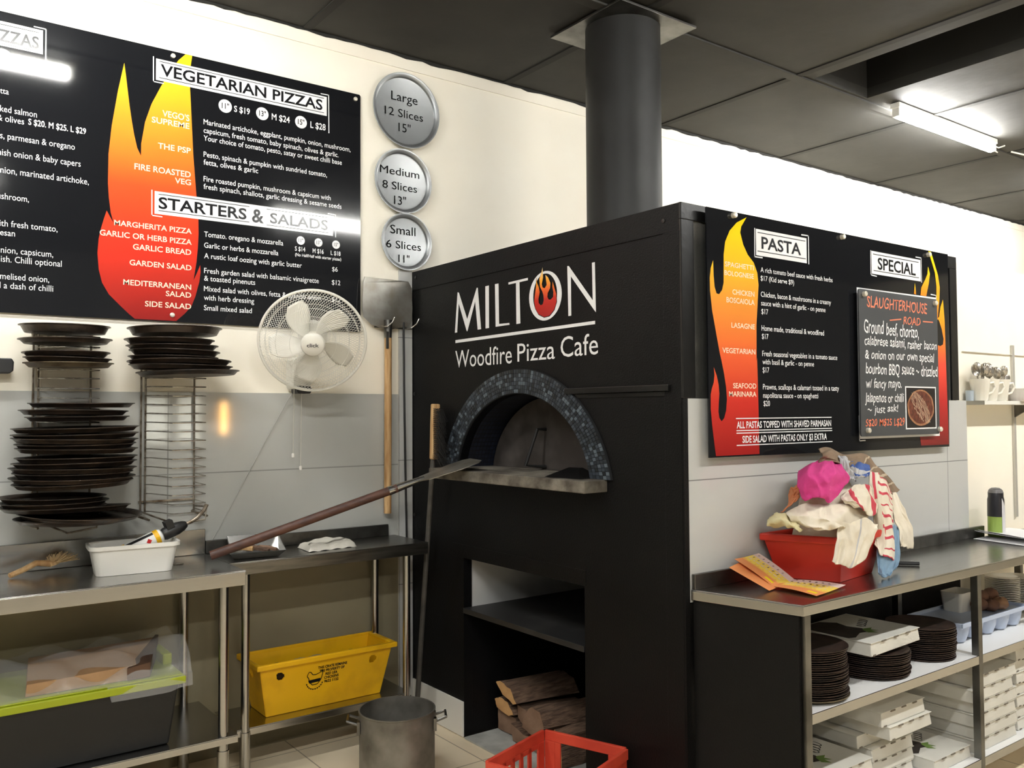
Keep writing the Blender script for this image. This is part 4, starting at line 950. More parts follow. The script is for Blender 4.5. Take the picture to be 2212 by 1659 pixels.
# dish brush
db = thing('dish_brush', 'pale wooden dish brush with splayed fibre bristles on the left bench', 'brush', (.53, 3.83, BZ))
MB().tube([(.452, 3.79, BZ+.012), (.50, 3.81, BZ+.026), (.545, 3.825, BZ+.045), (.565, 3.83, BZ+.042), (.60, 3.845, BZ+.034)], .010, 10, r1=.013).build('handle', wood, db, smooth=True)
MB().lathe([(0, -.008), (.022, -.006), (.024, .006), (0, .009)], (.612, 3.848, BZ+.036), 18, axes((-.3, 0, .9))).build('head', wood, db, smooth=True)
mb = MB()
for i in range(150):
    a = random.uniform(0, 2*pi); s = random.uniform(0, 1)**.6
    p = Vector((.615+.018*s*cos(a), 3.848+.018*s*sin(a), BZ+.036)); q = p+Vector((.045*s*cos(a)+.028, .045*s*sin(a), random.uniform(.02, .048)-.02*s))
    q.z = max(q.z, BZ+.003)
    mb.tube([p, q], .0011, 3)
mb.build('bristles', M('fibre', (222, 190, 140), .8), db)
tag(MB().tube([(1.05+.02*cos(2*pi*i/20), 3.72+.012*sin(2*pi*i/20), BZ+.0015) for i in range(20)], .0012, 5, closed=True).build('wire_ring', wire, smooth=True), 'tiny wire ring lying on the steel bench beside the white tub', 'ring')

# metal tray with bits of wood, folded cloth
ty = thing('metal_tray', 'small flared metal scoop tray on the bench below the dark peel handle', 'tray', (1.36, 3.74, BZ))
mb = MB()
bq = [(1.27, 3.685), (1.455, 3.66), (1.50, 3.83), (1.32, 3.86)]; tq = [(1.245, 3.668), (1.478, 3.637), (1.525, 3.85), (1.305, 3.885)]
vs = [(a, b, BZ+.002) for a, b in bq]+[(a, b, BZ+(.028 if i < 2 else .075)) for i, (a, b) in enumerate(tq)]
mb.add(vs, [(0, 1, 2, 3), (1, 2, 6, 5), (2, 3, 7, 6), (3, 0, 4, 7), (0, 1, 5, 4)])
mb.build('pan', steel, ty, thick=.002, recalc=False)
for i, (p, q, r, m, lab) in enumerate((((1.30, 3.80, BZ+.035), (1.37, 3.74, BZ+.03), .016, wood, 'pale wood chip lying in the metal tray'), ((1.37, 3.80, BZ+.03), (1.43, 3.71, BZ+.02), .014, logb, 'dark bark piece lying across the metal tray'), ((1.42, 3.79, BZ+.025), (1.47, 3.72, BZ+.02), .012, loge2, 'brown stub of wood at the right end of the metal tray'))):
    tag(MB().tube([p, (Vector(p)+Vector(q))/2+Vector((0, 0, .004)), q], r, 6, r1=r*.7).build('wood_piece', m), lab, 'wood')
cl = thing('folded_cloth', 'folded white cloth with grey stripe on the narrow steel bench', 'cloth', (1.74, 3.79, BZ))
cq = [(1.612, 3.835), (1.60, 3.67), (1.845, 3.695), (1.885, 3.90)]
def clf(h):
    def f(u, v):
        a = Vector(cq[1]).lerp(Vector(cq[2]), u); b = Vector(cq[0]).lerp(Vector(cq[3]), u); p = a.lerp(b, v)
        e = min(u, 1-u, v, 1-v)
        return (p.x, p.y, BZ+.002+h*min(1, e*9)**.5*(1+.18*sin(9*u+4*v))+.002*sin(25*u))
    return f
MB().grid(clf(.028), 24, 16).build('cloth', M('tea_cloth', (222, 218, 206), .9, bump=.2, bs=150), cl, smooth=True, recalc=False)
MB().grid(lambda u, v: (lambda p: (p[0], p[1], p[2]+.0012))(clf(.028)(.05+u*.9, .22+v*.10)), 24, 3).build('stripe', M('stripe_grey', (140, 136, 124), .9), cl, smooth=True, recalc=False)

# ================================================================== UNDER THE LEFT BENCHES
bt = thing('storage_tub', 'large black storage tub with lime green lid under the left bench', 'tub', (.6, 3.68, .266))
mb = MB(); mb.hexa([(.12, 3.49, .268), (.955, 3.49, .268), (.955, 3.86, .268), (.12, 3.86, .268)], [(.10, 3.468, .50), (.985, 3.468, .50), (.985, 3.89, .50), (.10, 3.89, .50)])
mb.build('body', M('black_tub', (13, 14, 15), .5, bump=.1, bs=60), bt, bevel=.008)
mb = MB(); mb.box(.08, 1.005, 3.448, 3.905, .497, .525).box(.09, .995, 3.458, 3.895, .525, .532)
mb.build('lid', lime, bt, bevel=.005)
MB().box(.965, 1.0, 3.62, 3.80, .53, .575).build('lid_clip', lime, bt, bevel=.006)
cb_ = thing('cardboard_box', 'flat brown cardboard box in a clear plastic bag on the lime lid', 'box', (.75, 3.68, .533))
mb = MB(); mb.hexa([(.47, 3.50, .534), (.88, 3.49, .534), (.985, 3.80, .534), (.52, 3.84, .534)], [(.475, 3.505, .575), (.875, 3.495, .585), (.98, 3.80, .605), (.525, 3.84, .588)])
mb.build('carton', card, cb_, bevel=.002)
mb = MB(); mb.hexa([(.80, 3.478, .536), (.882, 3.482, .536), (.992, 3.80, .536), (.985, 3.81, .536)], [(.80, 3.48, .580), (.884, 3.486, .588), (.994, 3.80, .612), (.985, 3.81, .612)])
mb.build('paper_wrap', cardd, cb_)
bagm = M('clear_bag', (225, 225, 222), .18, alpha=.22, bump=.5, bs=14)
def bagf(u, v):
    x = .36+u*.67; a = v*1.0
    y = 3.462+.03*sin(6*u)*.3 + (a**1.3)*.36 ; z = .538+.008*sin(22*u)+ .075*min(1, a*2.2)+.012*sin(17*u+9*v)
    if a < .22: z -= (.22-a)*.36; y -= .012
    if u > .86: z += (u-.86)*.28*(1-a*.5)
    return (x, y, max(z, .476 if y < 3.448 else .5335))
tag(MB().grid(bagf, 44, 20).build('plastic_bag', bagm, smooth=True, recalc=False), 'clear crinkled plastic bag draped over the cardboard box and lime lid', 'plastic bag')

yc = thing('yellow_crate', 'yellow plastic poultry crate with black printing under the narrow bench', 'crate', (1.70, 3.79, .205))
def cr(u0, z): pass
t_ = .006
bot = [(1.425, 3.722), (1.975, 3.722), (1.975, 3.90), (1.425, 3.90)]; tpq = [(1.385, 3.69), (2.02, 3.69), (2.02, 3.925), (1.385, 3.925)]
mb = MB()
def wallquad(p0, p1, q0, q1, holes, axis):
    """sheet between bottom edge p0-p1 and top edge q0-q1 with round holes"""
    P0, P1, Q0, Q1 = (Vector((*p0, .207)), Vector((*p1, .207)), Vector((*q0, .425)), Vector((*q1, .425)))
    nu = 120; nv = 44
    g = lambda u, v: (P0.lerp(P1, u)).lerp(Q0.lerp(Q1, u), v)
    Ln, Hn = (Q1-Q0).length, .22
    vs = [g(i/nu, j/nv) for i in range(nu+1) for j in range(nv+1)]; fs = []
    for i in range(nu):
        for j in range(nv):
            uc, vc = (i+.5)/nu, (j+.5)/nv
            if any(((uc-hu)*Ln)**2+((vc-hv)*Hn)**2 < hr*hr for hu, hv, hr in holes): continue
            a = i*(nv+1)+j; fs.append((a, a+nv+1, a+nv+2, a+1))
    mb.add(vs, fs)
wallquad(bot[0], bot[1], tpq[0], tpq[1], [(.135, .78, .0185), (.86, .78, .0185)], 0)
wallquad(bot[3], bot[2], tpq[3], tpq[2], [(.25, .70, .018), (.6, .70, .018), (.86, .70, .018)], 0)
wallquad(bot[0], bot[3], tpq[0], tpq[3], [(.5, .8, .02)], 1)
wallquad(bot[1], bot[2], tpq[1], tpq[2], [(.5, .8, .02)], 1)
mb.add([(a, b, .207) for a, b in bot], [(0, 1, 2, 3)])
mb.build('body', yelp, yc, thick=.005, recalc=False)
mb = MB(); k = 4
o2 = [(1.366, 3.672), (2.045, 3.672), (2.045, 3.935), (1.366, 3.935)]
vs = [(a, b, .418) for a, b in o2]+[(a, b, .442) for a, b in o2]+[(a, b, .442) for a, b in tpq]+[(a, b, .418) for a, b in tpq]
mb.add(vs, [(L2*4+i, L2*4+(i+1) % 4, ((L2+1) % 4)*4+(i+1) % 4, ((L2+1) % 4)*4+i) for L2 in range(4) for i in range(4)])
mb.build('rim', yelp, yc, bevel=.006)
def yw(u, v, w):
    s = (v-.207)/(.425-.207); return (u, 3.722+(3.69-3.722)*s-.0042, v)
mb = MB()
for t, x, z, w in (('THIS CRATE REMAINS', 1.652, .378, .142), ('THE PROPERTY OF', 1.660, .361, .122), ('RED LEA', 1.690, .344, .058), ('CHICKENS', 1.685, .327, .070), ('9622 1122', 1.686, .310, .070)):
    letter(mb, t, x, x+w, z, .0115, yw, bold=.03)
hc = (1.640, .335)
hen = [(-.034, .028), (-.030, .036), (-.020, .034), (-.012, .022), (.004, .020), (.022, .026), (.034, .038), (.036, .020), (.030, -.004), (.014, -.024), (-.010, -.026), (-.026, -.010), (-.030, .008), (-.038, .018)]
for a, b in zip(hen, hen[1:]+hen[:1]): mb.line((hc[0]+a[0], hc[1]+a[1]), (hc[0]+b[0], hc[1]+b[1]), .0035, yw)
mb.flat([(hc[0]+a, hc[1]+b) for a, b in ((-.032, -.002), (.028, .001), (.024, -.014), (-.026, -.016))], yw)
for i in range(10):
    a0, a1 = pi*(1.08+.084*i), pi*(1.08+.084*(i+.7)); mb.line((hc[0]+.040*cos(a0), hc[1]-.006+.040*sin(a0)), (hc[0]+.040*cos(a1), hc[1]-.006+.040*sin(a1)), .005, yw)
mb.build('crate_lettering', inkd, yc)
def bagg(u, v): return (1.52+u*.28, 3.75+v*.12, .365+.035*sin(pi*u)*sin(pi*v)*1.2+.010*sin(14*u+7*v))
tag(MB().grid(bagg, 18, 10).build('plastic_bag', M('milky_bag', (210, 205, 195), .3, alpha=.5, bump=.4, bs=20), smooth=True, recalc=False), 'crumpled milky plastic bag inside the yellow crate', 'plastic bag')
tag(MB().box(1.44, 1.96, 3.735, 3.885, .212, .335).build('crate_filling', M('dark_contents', (66, 48, 34), .9, col2=(40, 30, 24), vs=12, bump=.6, bs=20)), 'dark brown contents filling the yellow crate under the plastic bag', 'contents')

# ================================================================== FLOOR THINGS IN FRONT OF THE OVEN
pot = thing('stock_pot', 'big dull aluminium stock pot on the floor below the narrow bench', 'pot', (1.79, 3.22, 0))
c_ = (1.79, 3.22)
MB().lathe([(0, .003), (.150, .003), (.155, .010), (.155, .296), (.1585, .299), (.1585, .303), (.152, .303), (.151, .012), (0, .010)], (*c_, 0), 48, caps=False).build('body', potm, pot, smooth=True)
for a in (2.63, 2.63+pi):
    d0 = Vector((cos(a), sin(a), 0)); s0 = Vector((-sin(a), cos(a), 0)); p = Vector((*c_, .255))+d0*.155
    k = MB().tube([p+s0*.04, p+s0*.038+d0*.045+Vector((0, 0, .016)), p-s0*.038+d0*.045+Vector((0, 0, .016)), p-s0*.04], .006, 8).build('handle', steeld, pot, smooth=True)
    for sg in (1, -1): MB().obox(p+s0*.04*sg-Vector((0, 0, .01)), .012, .026, .05, rotz(a)).build('handle_plate', steeld, k)

mk = thing('milk_crate', 'red plastic milk crate on the floor in front of the oven', 'crate', (2.02, 2.46, 0))
q0, q1, q2 = Vector((1.792, 2.566, 0)), Vector((2.14, 2.683, 0)), Vector((2.258, 2.36, 0)); q3 = q0+q2-q1
def crate_side(p, q, style):
    mb = MB(); ex = (q-p); Ln = ex.length; ex.normalize(); nr = ex.cross(Vector((0, 0, 1)))
    fn = lambda u, v, w: p+ex*u+Vector((0, 0, v))+nr*w
    def bar(u0, u1, v0, v1, t=.008): mb.hexa([fn(u0, v0, 0), fn(u1, v0, 0), fn(u1, v0, -t), fn(u0, v0, -t)], [fn(u0, v1, 0), fn(u1, v1, 0), fn(u1, v1, -t), fn(u0, v1, -t)])
    bar(0, Ln, .252, .29, .014); bar(0, Ln, .002, .05); bar(0, .045, .05, .252); bar(Ln-.045, Ln, .05, .252)
    if style:
        bar(.045, Ln-.045, .135, .162)
        n = 4
        for i in range(n):
            u = .045+(Ln-.09)*(i+1)/(n+1); bar(u-.011, u+.011, .05, .252)
        bar(.045, Ln-.045, .232, .252)
    else:
        bar(.045, Ln-.045, .05, .12); bar(.045, .07, .12, .252); bar(Ln-.07, Ln-.045, .12, .252)
    return mb
for a, b, st in ((q0, q1, 1), (q1, q2, 0), (q2, q3, 1), (q3, q0, 0)):
    crate_side(a, b, st).build('side', redc, mk, bevel=.002)
mb = MB(); ea, eb = (q1-q0), (q3-q0)
for i in range(9):
    s = (i+.5)/9
    mb.tube([q0+ea*s+Vector((0, 0, .010)), q0+ea*s+eb+Vector((0, 0, .010))], .006, 4); mb.tube([q0+eb*s+Vector((0, 0, .010)), q0+eb*s+ea+Vector((0, 0, .010))], .006, 4)
mb.build('base_grid', redc, mk)

def log(poly, x0, ln, dy, lab, em):
    r = thing('firewood_log', lab, 'firewood', (x0+.1, sum(p[0] for p in poly)/len(poly), min(p[1] for p in poly)), 'split firewood stored under the oven')
    n = len(poly); P = []
    for i in range(n):
        a, b = poly[i], poly[(i+1) % n]
        for k in range(3): P.append((a[0]+(b[0]-a[0])*k/3+random.uniform(-.003, .003), max(.0115, a[1]+(b[1]-a[1])*k/3+random.uniform(-.003, .003))))
    mb = MB(); m = len(P); vs = []; seg = 5
    for s in range(seg+1):
        for y, z in P: vs.append((x0+ln*s/seg+random.uniform(-.002, .002), y+dy*s/seg+(random.uniform(-.003, .003) if s else 0), max(.0115, z+(random.uniform(-.003, .003) if s else 0))))
    mb.add(vs, [(s*m+i, s*m+(i+1) % m, (s+1)*m+(i+1) % m, (s+1)*m+i) for s in range(seg) for i in range(m)]+[tuple(range(seg*m, seg*m+m))])
    mb.build('bark', logb, r)
    MB().flat(P, lambda u, v, w: (x0, u, v)).build('cut_end', em, r)
log([(3.402, .250), (3.365, .266), (3.285, .243), (3.238, .188), (3.268, .180), (3.345, .205)][::-1], 2.42, .34, -.05, 'pale-ended split log on top of the firewood pile', loge)
log([(3.44, .158), (3.40, .176), (3.33, .168), (3.290, .120), (3.325, .104), (3.42, .122)][::-1], 2.44, .32, -.02, 'yellowish round-ended log on the left of the firewood pile', loge)
log([(3.44, .118), (3.44, .014), (3.30, .014), (3.292, .096), (3.36, .102)][::-1], 2.46, .32, -.01, 'brown upright-grained log lowest on the left of the firewood pile', loge2)
log([(3.285, .168), (3.19, .150), (3.165, .112), (3.22, .074), (3.282, .108)][::-1], 2.46, .30, -.02, 'dull grey-ended log in the middle of the firewood pile', loge2)
log([(3.170, .105), (3.150, .172), (3.102, .218), (3.045, .205), (3.010, .142), (3.10, .092)][::-1], 2.40, .38, -.06, 'rough-barked brown log on the right of the firewood pile', loge2)
log([(3.285, .090), (3.18, .066), (3.03, .080), (3.0, .014), (3.27, .014)][::-1], 2.42, .34, -.03, 'dark log lowest in the middle of the firewood pile', loge2)
log([(2.975, .014), (2.962, .10), (2.93, .165), (2.885, .150), (2.88, .014)][::-1], 2.39, .18, .0, 'short tan log standing behind the red milk crate', loge)

# ================================================================== RIGHT-HAND BENCH
rbn = thing('steel_bench', 'long stainless steel bench with white shelves on the dining side of the oven', 'bench', (3.6, 1.9, 0), 'stainless steel benches')
tp = [(2.398, 1.69), (5.0, 1.69), (5.0, 2.078), (2.308, 2.078)]
mb = MB(); mb.hexa([(a, b, BZ-.004) for a, b in tp], [(a, b, BZ) for a, b in tp])
mb.hexa([(2.398, 1.69, BZ-.036), (5.0, 1.69, BZ-.036), (5.0, 1.694, BZ-.036), (2.398, 1.694, BZ-.036)], [(2.398, 1.69, BZ-.004), (5.0, 1.69, BZ-.004), (5.0, 1.694, BZ-.004), (2.398, 1.694, BZ-.004)])
mb.hexa([(2.398, 1.69, BZ-.036), (2.308, 2.078, BZ-.036), (2.312, 2.078, BZ-.036), (2.402, 1.69, BZ-.036)], [(2.398, 1.69, BZ-.004), (2.308, 2.078, BZ-.004), (2.312, 2.078, BZ-.004), (2.402, 1.69, BZ-.004)])
mb.build('top', steel, rbn, bevel=.002)
MB().box(2.315, 4.395, 2.064, 2.079, BZ, .957).build('splashback', steeld, rbn, bevel=.002)
MB().hexa([(2.402, 1.712, .0), (2.318, 2.075, .0), (2.330, 2.075, .0), (2.414, 1.712, .0)], [(2.402, 1.712, .868), (2.318, 2.075, .868), (2.330, 2.075, .868), (2.414, 1.712, .868)]).build('end_panel', black, rbn)
for x in (2.432, 3.562, 4.70):
    for y in (1.712, 2.045):
        MB().box(x-.015, x+.015, y-.015, y+.015, 0, BZ-.037).build('leg', steeld, rbn, bevel=.002)
shw = M('shelf_white', (242, 242, 241), .4)
for z, nm in ((.55, 'middle_shelf'), (.148, 'lower_shelf')):
    for a, b in ((2.448, 3.546), (3.578, 4.684)):
        k = MB().box(a, b, 1.702, 2.072, z-.014, z).build(nm, shw, rbn)
        MB().box(a, b, 1.698, 1.702, z-.032, z+.001).build('shelf_edge', steel, k, bevel=.001)

# round pans on the middle shelf
pan_b = M('dark_pan_edge', (74, 56, 48), .5, metal=.35, col2=(40, 33, 30), vs=18)
first = {}
def stack(cx, cy, r, n, dz, where, tan=False):
    for k in range(n):
        z = .5505+k*dz; i = n-1-k
        if k == 0 and tan:
            o = pan_shape(r+.008, .014).build('pizza_pan', pantan, smooth=True)
        elif r not in first:
            o = pan_shape(r, dz-.0002).build('pizza_pan', pan_b, smooth=True); first[r] = o
        else:
            o = first[r].copy(); COL.objects.link(o)
        o.location = (cx+random.uniform(-.004, .004), cy+random.uniform(-.004, .004), z); o.rotation_euler = (0, 0, random.uniform(0, 6))
        w = 'uppermost' if i == 0 else ('lowest' if k == 0 else ORD[i]+' from top')
        tag(o, ('wider tan' if k == 0 and tan else '%s dark' % w) + ' round pan, shelf stack ' + where, 'pizza pan', 'round pans stacked on the middle shelf')
stack(2.622, 1.845, .139, 24, .0072, 'by the corner leg', True)
stack(3.035, 1.855, .140, 13, .0072, 'under the printed box')
stack(3.40, 1.855, .128, 17, .0074, 'by the blue tray')

def pizza_box(x0, y0, w, d, z, label, h=.046, rz=0, printed=False, group='white pizza boxes under the long bench'):
    r = thing('pizza_box', label, 'pizza box', (x0+w/2, y0+d/2, z), group)
    mb = MB(); mb.hexa([(x0, y0, z+.0005), (x0+w, y0, z+.0005), (x0+w, y0+d, z+.0005), (x0, y0+d, z+.0005)], [(x0+.004, y0+.006, z+h-.003), (x0+w-.004, y0+.006, z+h-.003), (x0+w-.004, y0+d, z+h-.003), (x0+.004, y0+d, z+h-.003)])
    mb.build('tray', boxw, r, bevel=.003)
    mb = MB(); mb.box(x0-.001, x0+w+.001, y0+.001, y0+d, z+h-.003, z+h)
    lid = mb.build('lid', boxw, r, bevel=.001)
    mb = MB()
    for u in (.25, .5, .75):
        mb.box(x0+w*u-.014, x0+w*u+.014, y0-.0015, y0+.004, z+h-.006, z+h-.001)
    mb.box(x0+.012, x0+.03, y0-.001, y0+.004, z+.001, z+.006)
    mb.build('tab', boxe, r)
    if printed:
        zf = lambda u, v, e: (x0+u*w, y0+v*d, z+h+.0008+e)
        MB().flat([(.02, .30), (.10, .26), (.30, .34), (.46, .30), (.50, .45), (.46, .62), (.52, .80), (.40, .97), (.03, .97)], zf).build('print_dark', M('box_print', (62, 52, 46), .6, col2=(32, 30, 28), vs=30), lid)
        MB().flat([(.38, .28), (.46, .20), (.47, .30), (.55, .25), (.52, .34), (.60, .38), (.50, .42), (.44, .40)], lambda u, v, e: zf(u, v, e+.0005)).build('print_green', M('print_leaf', (110, 140, 66), .6), lid)
        mb = MB(); pp = [(.56+.30*i/30+.025*cos(i*.9), .50+.16*i/30+.06*sin(i*.9)) for i in range(31)]
        for a, b in zip(pp[:-1], pp[1:]): mb.line(a, b, .012, zf)
        mb.build('print_scribble', inkd, lid)
    if rz: r.rotation_euler = (0, 0, rz)
    return r
pizza_box(2.845, 1.745, .36, .30, .6545, 'printed dark-topped pizza box resting tilted on the pan stacks', .048, .06, True, 'white pizza boxes under the long bench').rotation_euler = (0.0, .0, radians(3))
zz_ = .1485
for k in range(3): pizza_box(2.60, 1.765, .30, .30, zz_+k*.0475, ['lowest plain pizza box beneath the printed one at the front corner leg', 'middle pizza box beneath the printed one at the front corner leg', 'printed pizza box nearest the front corner leg, on the lower shelf'][k], printed=(k == 2))
for k in range(3): pizza_box(2.955+.006*(k % 2), 1.80, .275, .27, zz_+k*.0475, ['lowest pizza box of the crooked stack below the round pans', 'second pizza box up in the crooked stack below the round pans', 'third pizza box up in the crooked stack below the round pans'][k], .047)
pizza_box(2.915, 1.835, .31, .235, zz_+.1425, 'pizza box set back, fourth up in the crooked stack', .047)
pizza_box(2.963, 1.735, .285, .31, zz_+.190, 'pizza box jutting forward, second from top of the crooked stack', .048)
pizza_box(2.935, 1.75, .295, .31, zz_+.2385, 'topmost pizza box of the crooked stack below the round pans', .052)
pizza_box(3.265, 1.735, .275, .30, zz_, 'printed pizza box lying alone on the lower shelf between two stacks', .048, 0, True)
for k in range(6): pizza_box(3.585-.02*(k == 4)+.012*(k % 2), 1.735, .35, .33, zz_+k*.0505, ('lowest' if k == 0 else 'topmost' if k == 5 else ORD[k]+' from bottom')+' large white pizza box in the stack behind the second leg', .050)
for k in range(7): pizza_box(3.985, 1.75+.006*(k % 2), .33, .31, zz_+k*.049, ('lowest' if k == 0 else 'topmost' if k == 6 else ORD[k]+' from bottom')+' white pizza box in the far stack at the frame edge', .0485)

# pale blue tray of cups
bl_ = M('pale_blue_plastic', (188, 200, 222), .45)
tr_ = thing('cup_tray', 'pale blue plastic tray with deep cups on the middle shelf', 'tray', (3.95, 1.92, .55))
mb = MB(); w0, w1, d0_, d1_ = 3.63, 4.24, 1.80, 2.04
mb.box(w0, w1, d0_, d0_+.006, .624, .642).box(w0, w1, d1_-.006, d1_, .624, .642).box(w0, w0+.006, d0_+.006, d1_-.006, .624, .642).box(w1-.006, w1, d0_+.006, d1_-.006, .624, .642).box(w0+.006, w1-.006, d0_+.006, d1_-.006, .624, .628)
mb.build('tray_top', bl_, tr_, bevel=.003)
for i in range(5):
    for j in range(2):
        MB().lathe([(0, .551), (.026, .552), (.036, .558), (.047, .590), (.052, .6235), (0, .6235)], (w0+.065+i*.12, d0_+.062+j*.116, 0), 22).build('cup', bl_, tr_, smooth=True)
potm2 = [M('lump_brown', (128, 92, 72), .8, col2=(92, 64, 50), vs=14, bump=.3, bs=30), M('lump_tan', (172, 132, 100), .8, col2=(140, 104, 78), vs=14)]
for i, (x, y, z, r, m, lab) in enumerate(((3.98, 1.90, .660, .034, 0, 'rounded brown lump nearest the second leg in the blue tray'), (4.03, 1.87, .655, .030, 0, 'small brown lump at the front of the blue tray'), (4.09, 1.86, .658, .032, 1, 'tan oval lump at the front right of the heap in the blue tray'), (4.06, 1.93, .668, .036, 0, 'large brown lump at the back of the blue tray'), (4.13, 1.92, .664, .034, 0, 'dark brown lump at the right end of the heap in the blue tray'), (4.02, 1.91, .690, .030, 0, 'brown lump on top of the heap in the blue tray'), (4.09, 1.90, .694, .030, 0, 'upper brown lump leaning right on the heap in the blue tray'))):
    mb = MB()
    def lf(u, v, x=x, y=y, z=z, r=r, i=i):
        th, ph = v*pi, u*2*pi; k = r*(1+.10*sin(3*ph+i)*sin(2*th))
        return (x+k*1.25*sin(th)*cos(ph+i), y+k*sin(th)*sin(ph+i), z+k*.85*cos(th))
    tag(mb.grid(lf, 20, 12).build('potato', potm2[m], smooth=True), lab, 'potato', 'brown lumps in the blue tray')
wt = thing('plastic_tub', 'small square white tub standing in the blue tray behind the second leg', 'tub', (3.88, 2.0, .628))
mb = tubshape(MB(), .15, .10, .085, 3.95, 1.975, .6285, .01, .012, .003); mb.build('body', wplast, wt, smooth=True, angle=50)

# plates, glasses
pr = None
for s, (cx, cy, n) in enumerate(((4.345, 1.965, 22), (4.51, 1.97, 20))):
    for k in range(n):
        if pr is None: pr = pl_ = MB().lathe([(0, .001), (.040, 0), (.046, .002), (.074, .0085), (.075, .0105), (.072, .0105), (.045, .0045), (0, .004)], (0, 0, 0), 32, caps=False).build('plate', ceram, smooth=True)
        else: pl_ = pr.copy(); COL.objects.link(pl_)
        pl_.location = (cx, cy, .5505+k*.0082)
        i = n-1-k; w = 'uppermost' if i == 0 else ('lowest' if k == 0 else ORD[i]+' from top')
        tag(pl_, '%s white plate in the stack %s' % (w, 'just right of the blue tray' if s == 0 else 'at the far end of the middle shelf'), 'plate', 'white plates stacked on the middle shelf')
for x, y, lab in ((4.27, 1.80, 'clear drinking glass in front of the plates by the blue tray'), (4.345, 1.79, 'clear drinking glass nearest the far end of the middle shelf')):
    tag(MB().lathe([(0, .0005), (.026, .0005), (.032, .085), (.030, .085), (.024, .006), (0, .006)], (x, y, .55), 24, caps=False).build('drinking_glass', glassm, smooth=True), lab, 'glass', 'drinking glasses on the middle shelf')

# ================================================================== ON THE RIGHT BENCH
rt_ = thing('plastic_tub', 'red plastic tub overflowing with tea towels on the long bench', 'tub', (2.92, 1.94, BZ))
bq = [(2.82, 1.832), (3.085, 1.868), (3.02, 2.045), (2.735, 2.035)]; tq = [(2.785, 1.797), (3.115, 1.838), (3.05, 2.058), (2.672, 2.052)]
def ringquad(mb, rings, close=False):
    k = 4; vs = [v for r in rings for v in r]; n = len(rings)
    mb.add(vs, [(L2*4+i, L2*4+(i+1) % 4, ((L2+1) % n)*4+(i+1) % 4, ((L2+1) % n)*4+i) for L2 in range(n if close else n-1) for i in range(4)])
def scl(q, s):
    cx = sum(a for a, b in q)/4; cy = sum(b for a, b in q)/4; return [(cx+(a-cx)*s, cy+(b-cy)*s) for a, b in q]
mb = MB(); z3 = lambda q, z: [(a, b, z) for a, b in q]
ringquad(mb, [z3(bq, BZ+.001), z3(tq, 1.06), z3(scl(tq, .97), 1.06), z3(scl(bq, .96), BZ+.006)])
mb.add(z3(bq, BZ+.001), [(3, 2, 1, 0)]); mb.add(z3(scl(bq, .96), BZ+.006), [(0, 1, 2, 3)])
mb.build('body', redp, rt_, bevel=.012)
mb = MB(); ringquad(mb, [z3(scl(tq, 1.06), 1.045), z3(scl(tq, 1.06), 1.072), z3(scl(tq, .965), 1.072), z3(scl(tq, .965), 1.045)], True)
mb.build('rim', redp, rt_, bevel=.006)

from mathutils import noise
def cr_(p, t):
    n = len(p)-1; s = min(max(t, 0), .99999)*n; i = int(s); f = s-i
    a, b, c, d = (Vector(p[max(0, min(n, j))]) for j in (i-1, i, i+1, i+2))
    return .5*((2*b)+(c-a)*f+(2*a-5*b+4*c-d)*f*f+(3*b-a-3*c+d)*f**3)
def cloth(name, label, rows, mats, pick=None, amp=.008, fr=26, seed=0, nu=44, nv=44):
    mb = MB()
    def g(u, v):
        p = cr_([cr_(r, v) for r in rows], u)
        n1 = noise.noise(Vector((u*2.0+seed, v*5.5, seed*1.7))); n2 = noise.noise(Vector((u*4.5, v*4.0+seed, seed*2.3)))
        w = (.30-abs(n1))*amp*3.2 + n2*amp*1.1 + noise.noise(p*fr*1.6)*amp*.25
        e = noise.noise(Vector((u*5, v*5, seed*3.1)))*.010
        return p+Vector((-.55, -.75, .25))*w+Vector((e*.6, 0, e))
    mb.grid(g, nu, nv)
    if pick: mb.mi = [pick((i+.5)/nu, (j+.5)/nv) for i in range(nu) for j in range(nv)]
    o = mb.build(name, mats, smooth=True, recalc=False, thick=.003, angle=80)
    return tag(o, label, 'tea towel', 'tea towels piled in the red tub')
cf = lambda n, c, c2=None: M(n, c, .92, col2=c2, vs=8, bump=.15, bs=220)
cwhite = cf('towel_cream', (234, 225, 206), (214, 203, 180)); cred = cf('towel_red', (196, 64, 78)); cpink = cf('towel_pink', (214, 66, 140), (196, 52, 124))
cbrown = cf('towel_brown', (140, 118, 96), (120, 100, 80)); cor = cf('towel_orange', (214, 140, 96)); cyel = cf('towel_yellow', (222, 214, 170), (210, 198, 150))
cblue = cf('towel_blue', (128, 156, 178), (108, 138, 164)); cnavy = cf('towel_navy', (70, 96, 158)); cgrey = cf('towel_grey', (196, 192, 188), (168, 170, 178)); cline = cf('towel_stripe', (186, 168, 142))
# crumpled towels that fill the tub
mb = MB()
def core(u, v):
    a = u*2*pi; s = sin(v*pi/2); h = cos(v*pi/2)
    p = Vector((2.915+.165*s*cos(a)+.045*h, 1.945+.095*s*sin(a)+.01*h, 1.045+.265*h))
    return p+Vector((cos(a), sin(a), .3))*noise.noise(p*16)*.012
mb.grid(core, 40, 14)
tag(mb.build('tea_towel', cwhite, smooth=True, recalc=False, angle=80), 'crumpled cream towels filling the middle of the red tub under the others', 'tea towel', 'tea towels piled in the red tub')
cloth('tea_towel', 'brown towel with pale stripes lying over the top of the towel pile', C_BROWN, [cbrown, cline], lambda u, v: 1 if v > .5 and (v*9) % 1 < .16 else 0, seed=1, nv=70)
cloth('tea_towel', 'orange cloth at the left side of the towel pile', C_ORANGE, [cor], seed=2)
cloth('tea_towel', 'pale yellow rolled towel at the left rim of the red tub', C_CREAM, [cyel], seed=3)
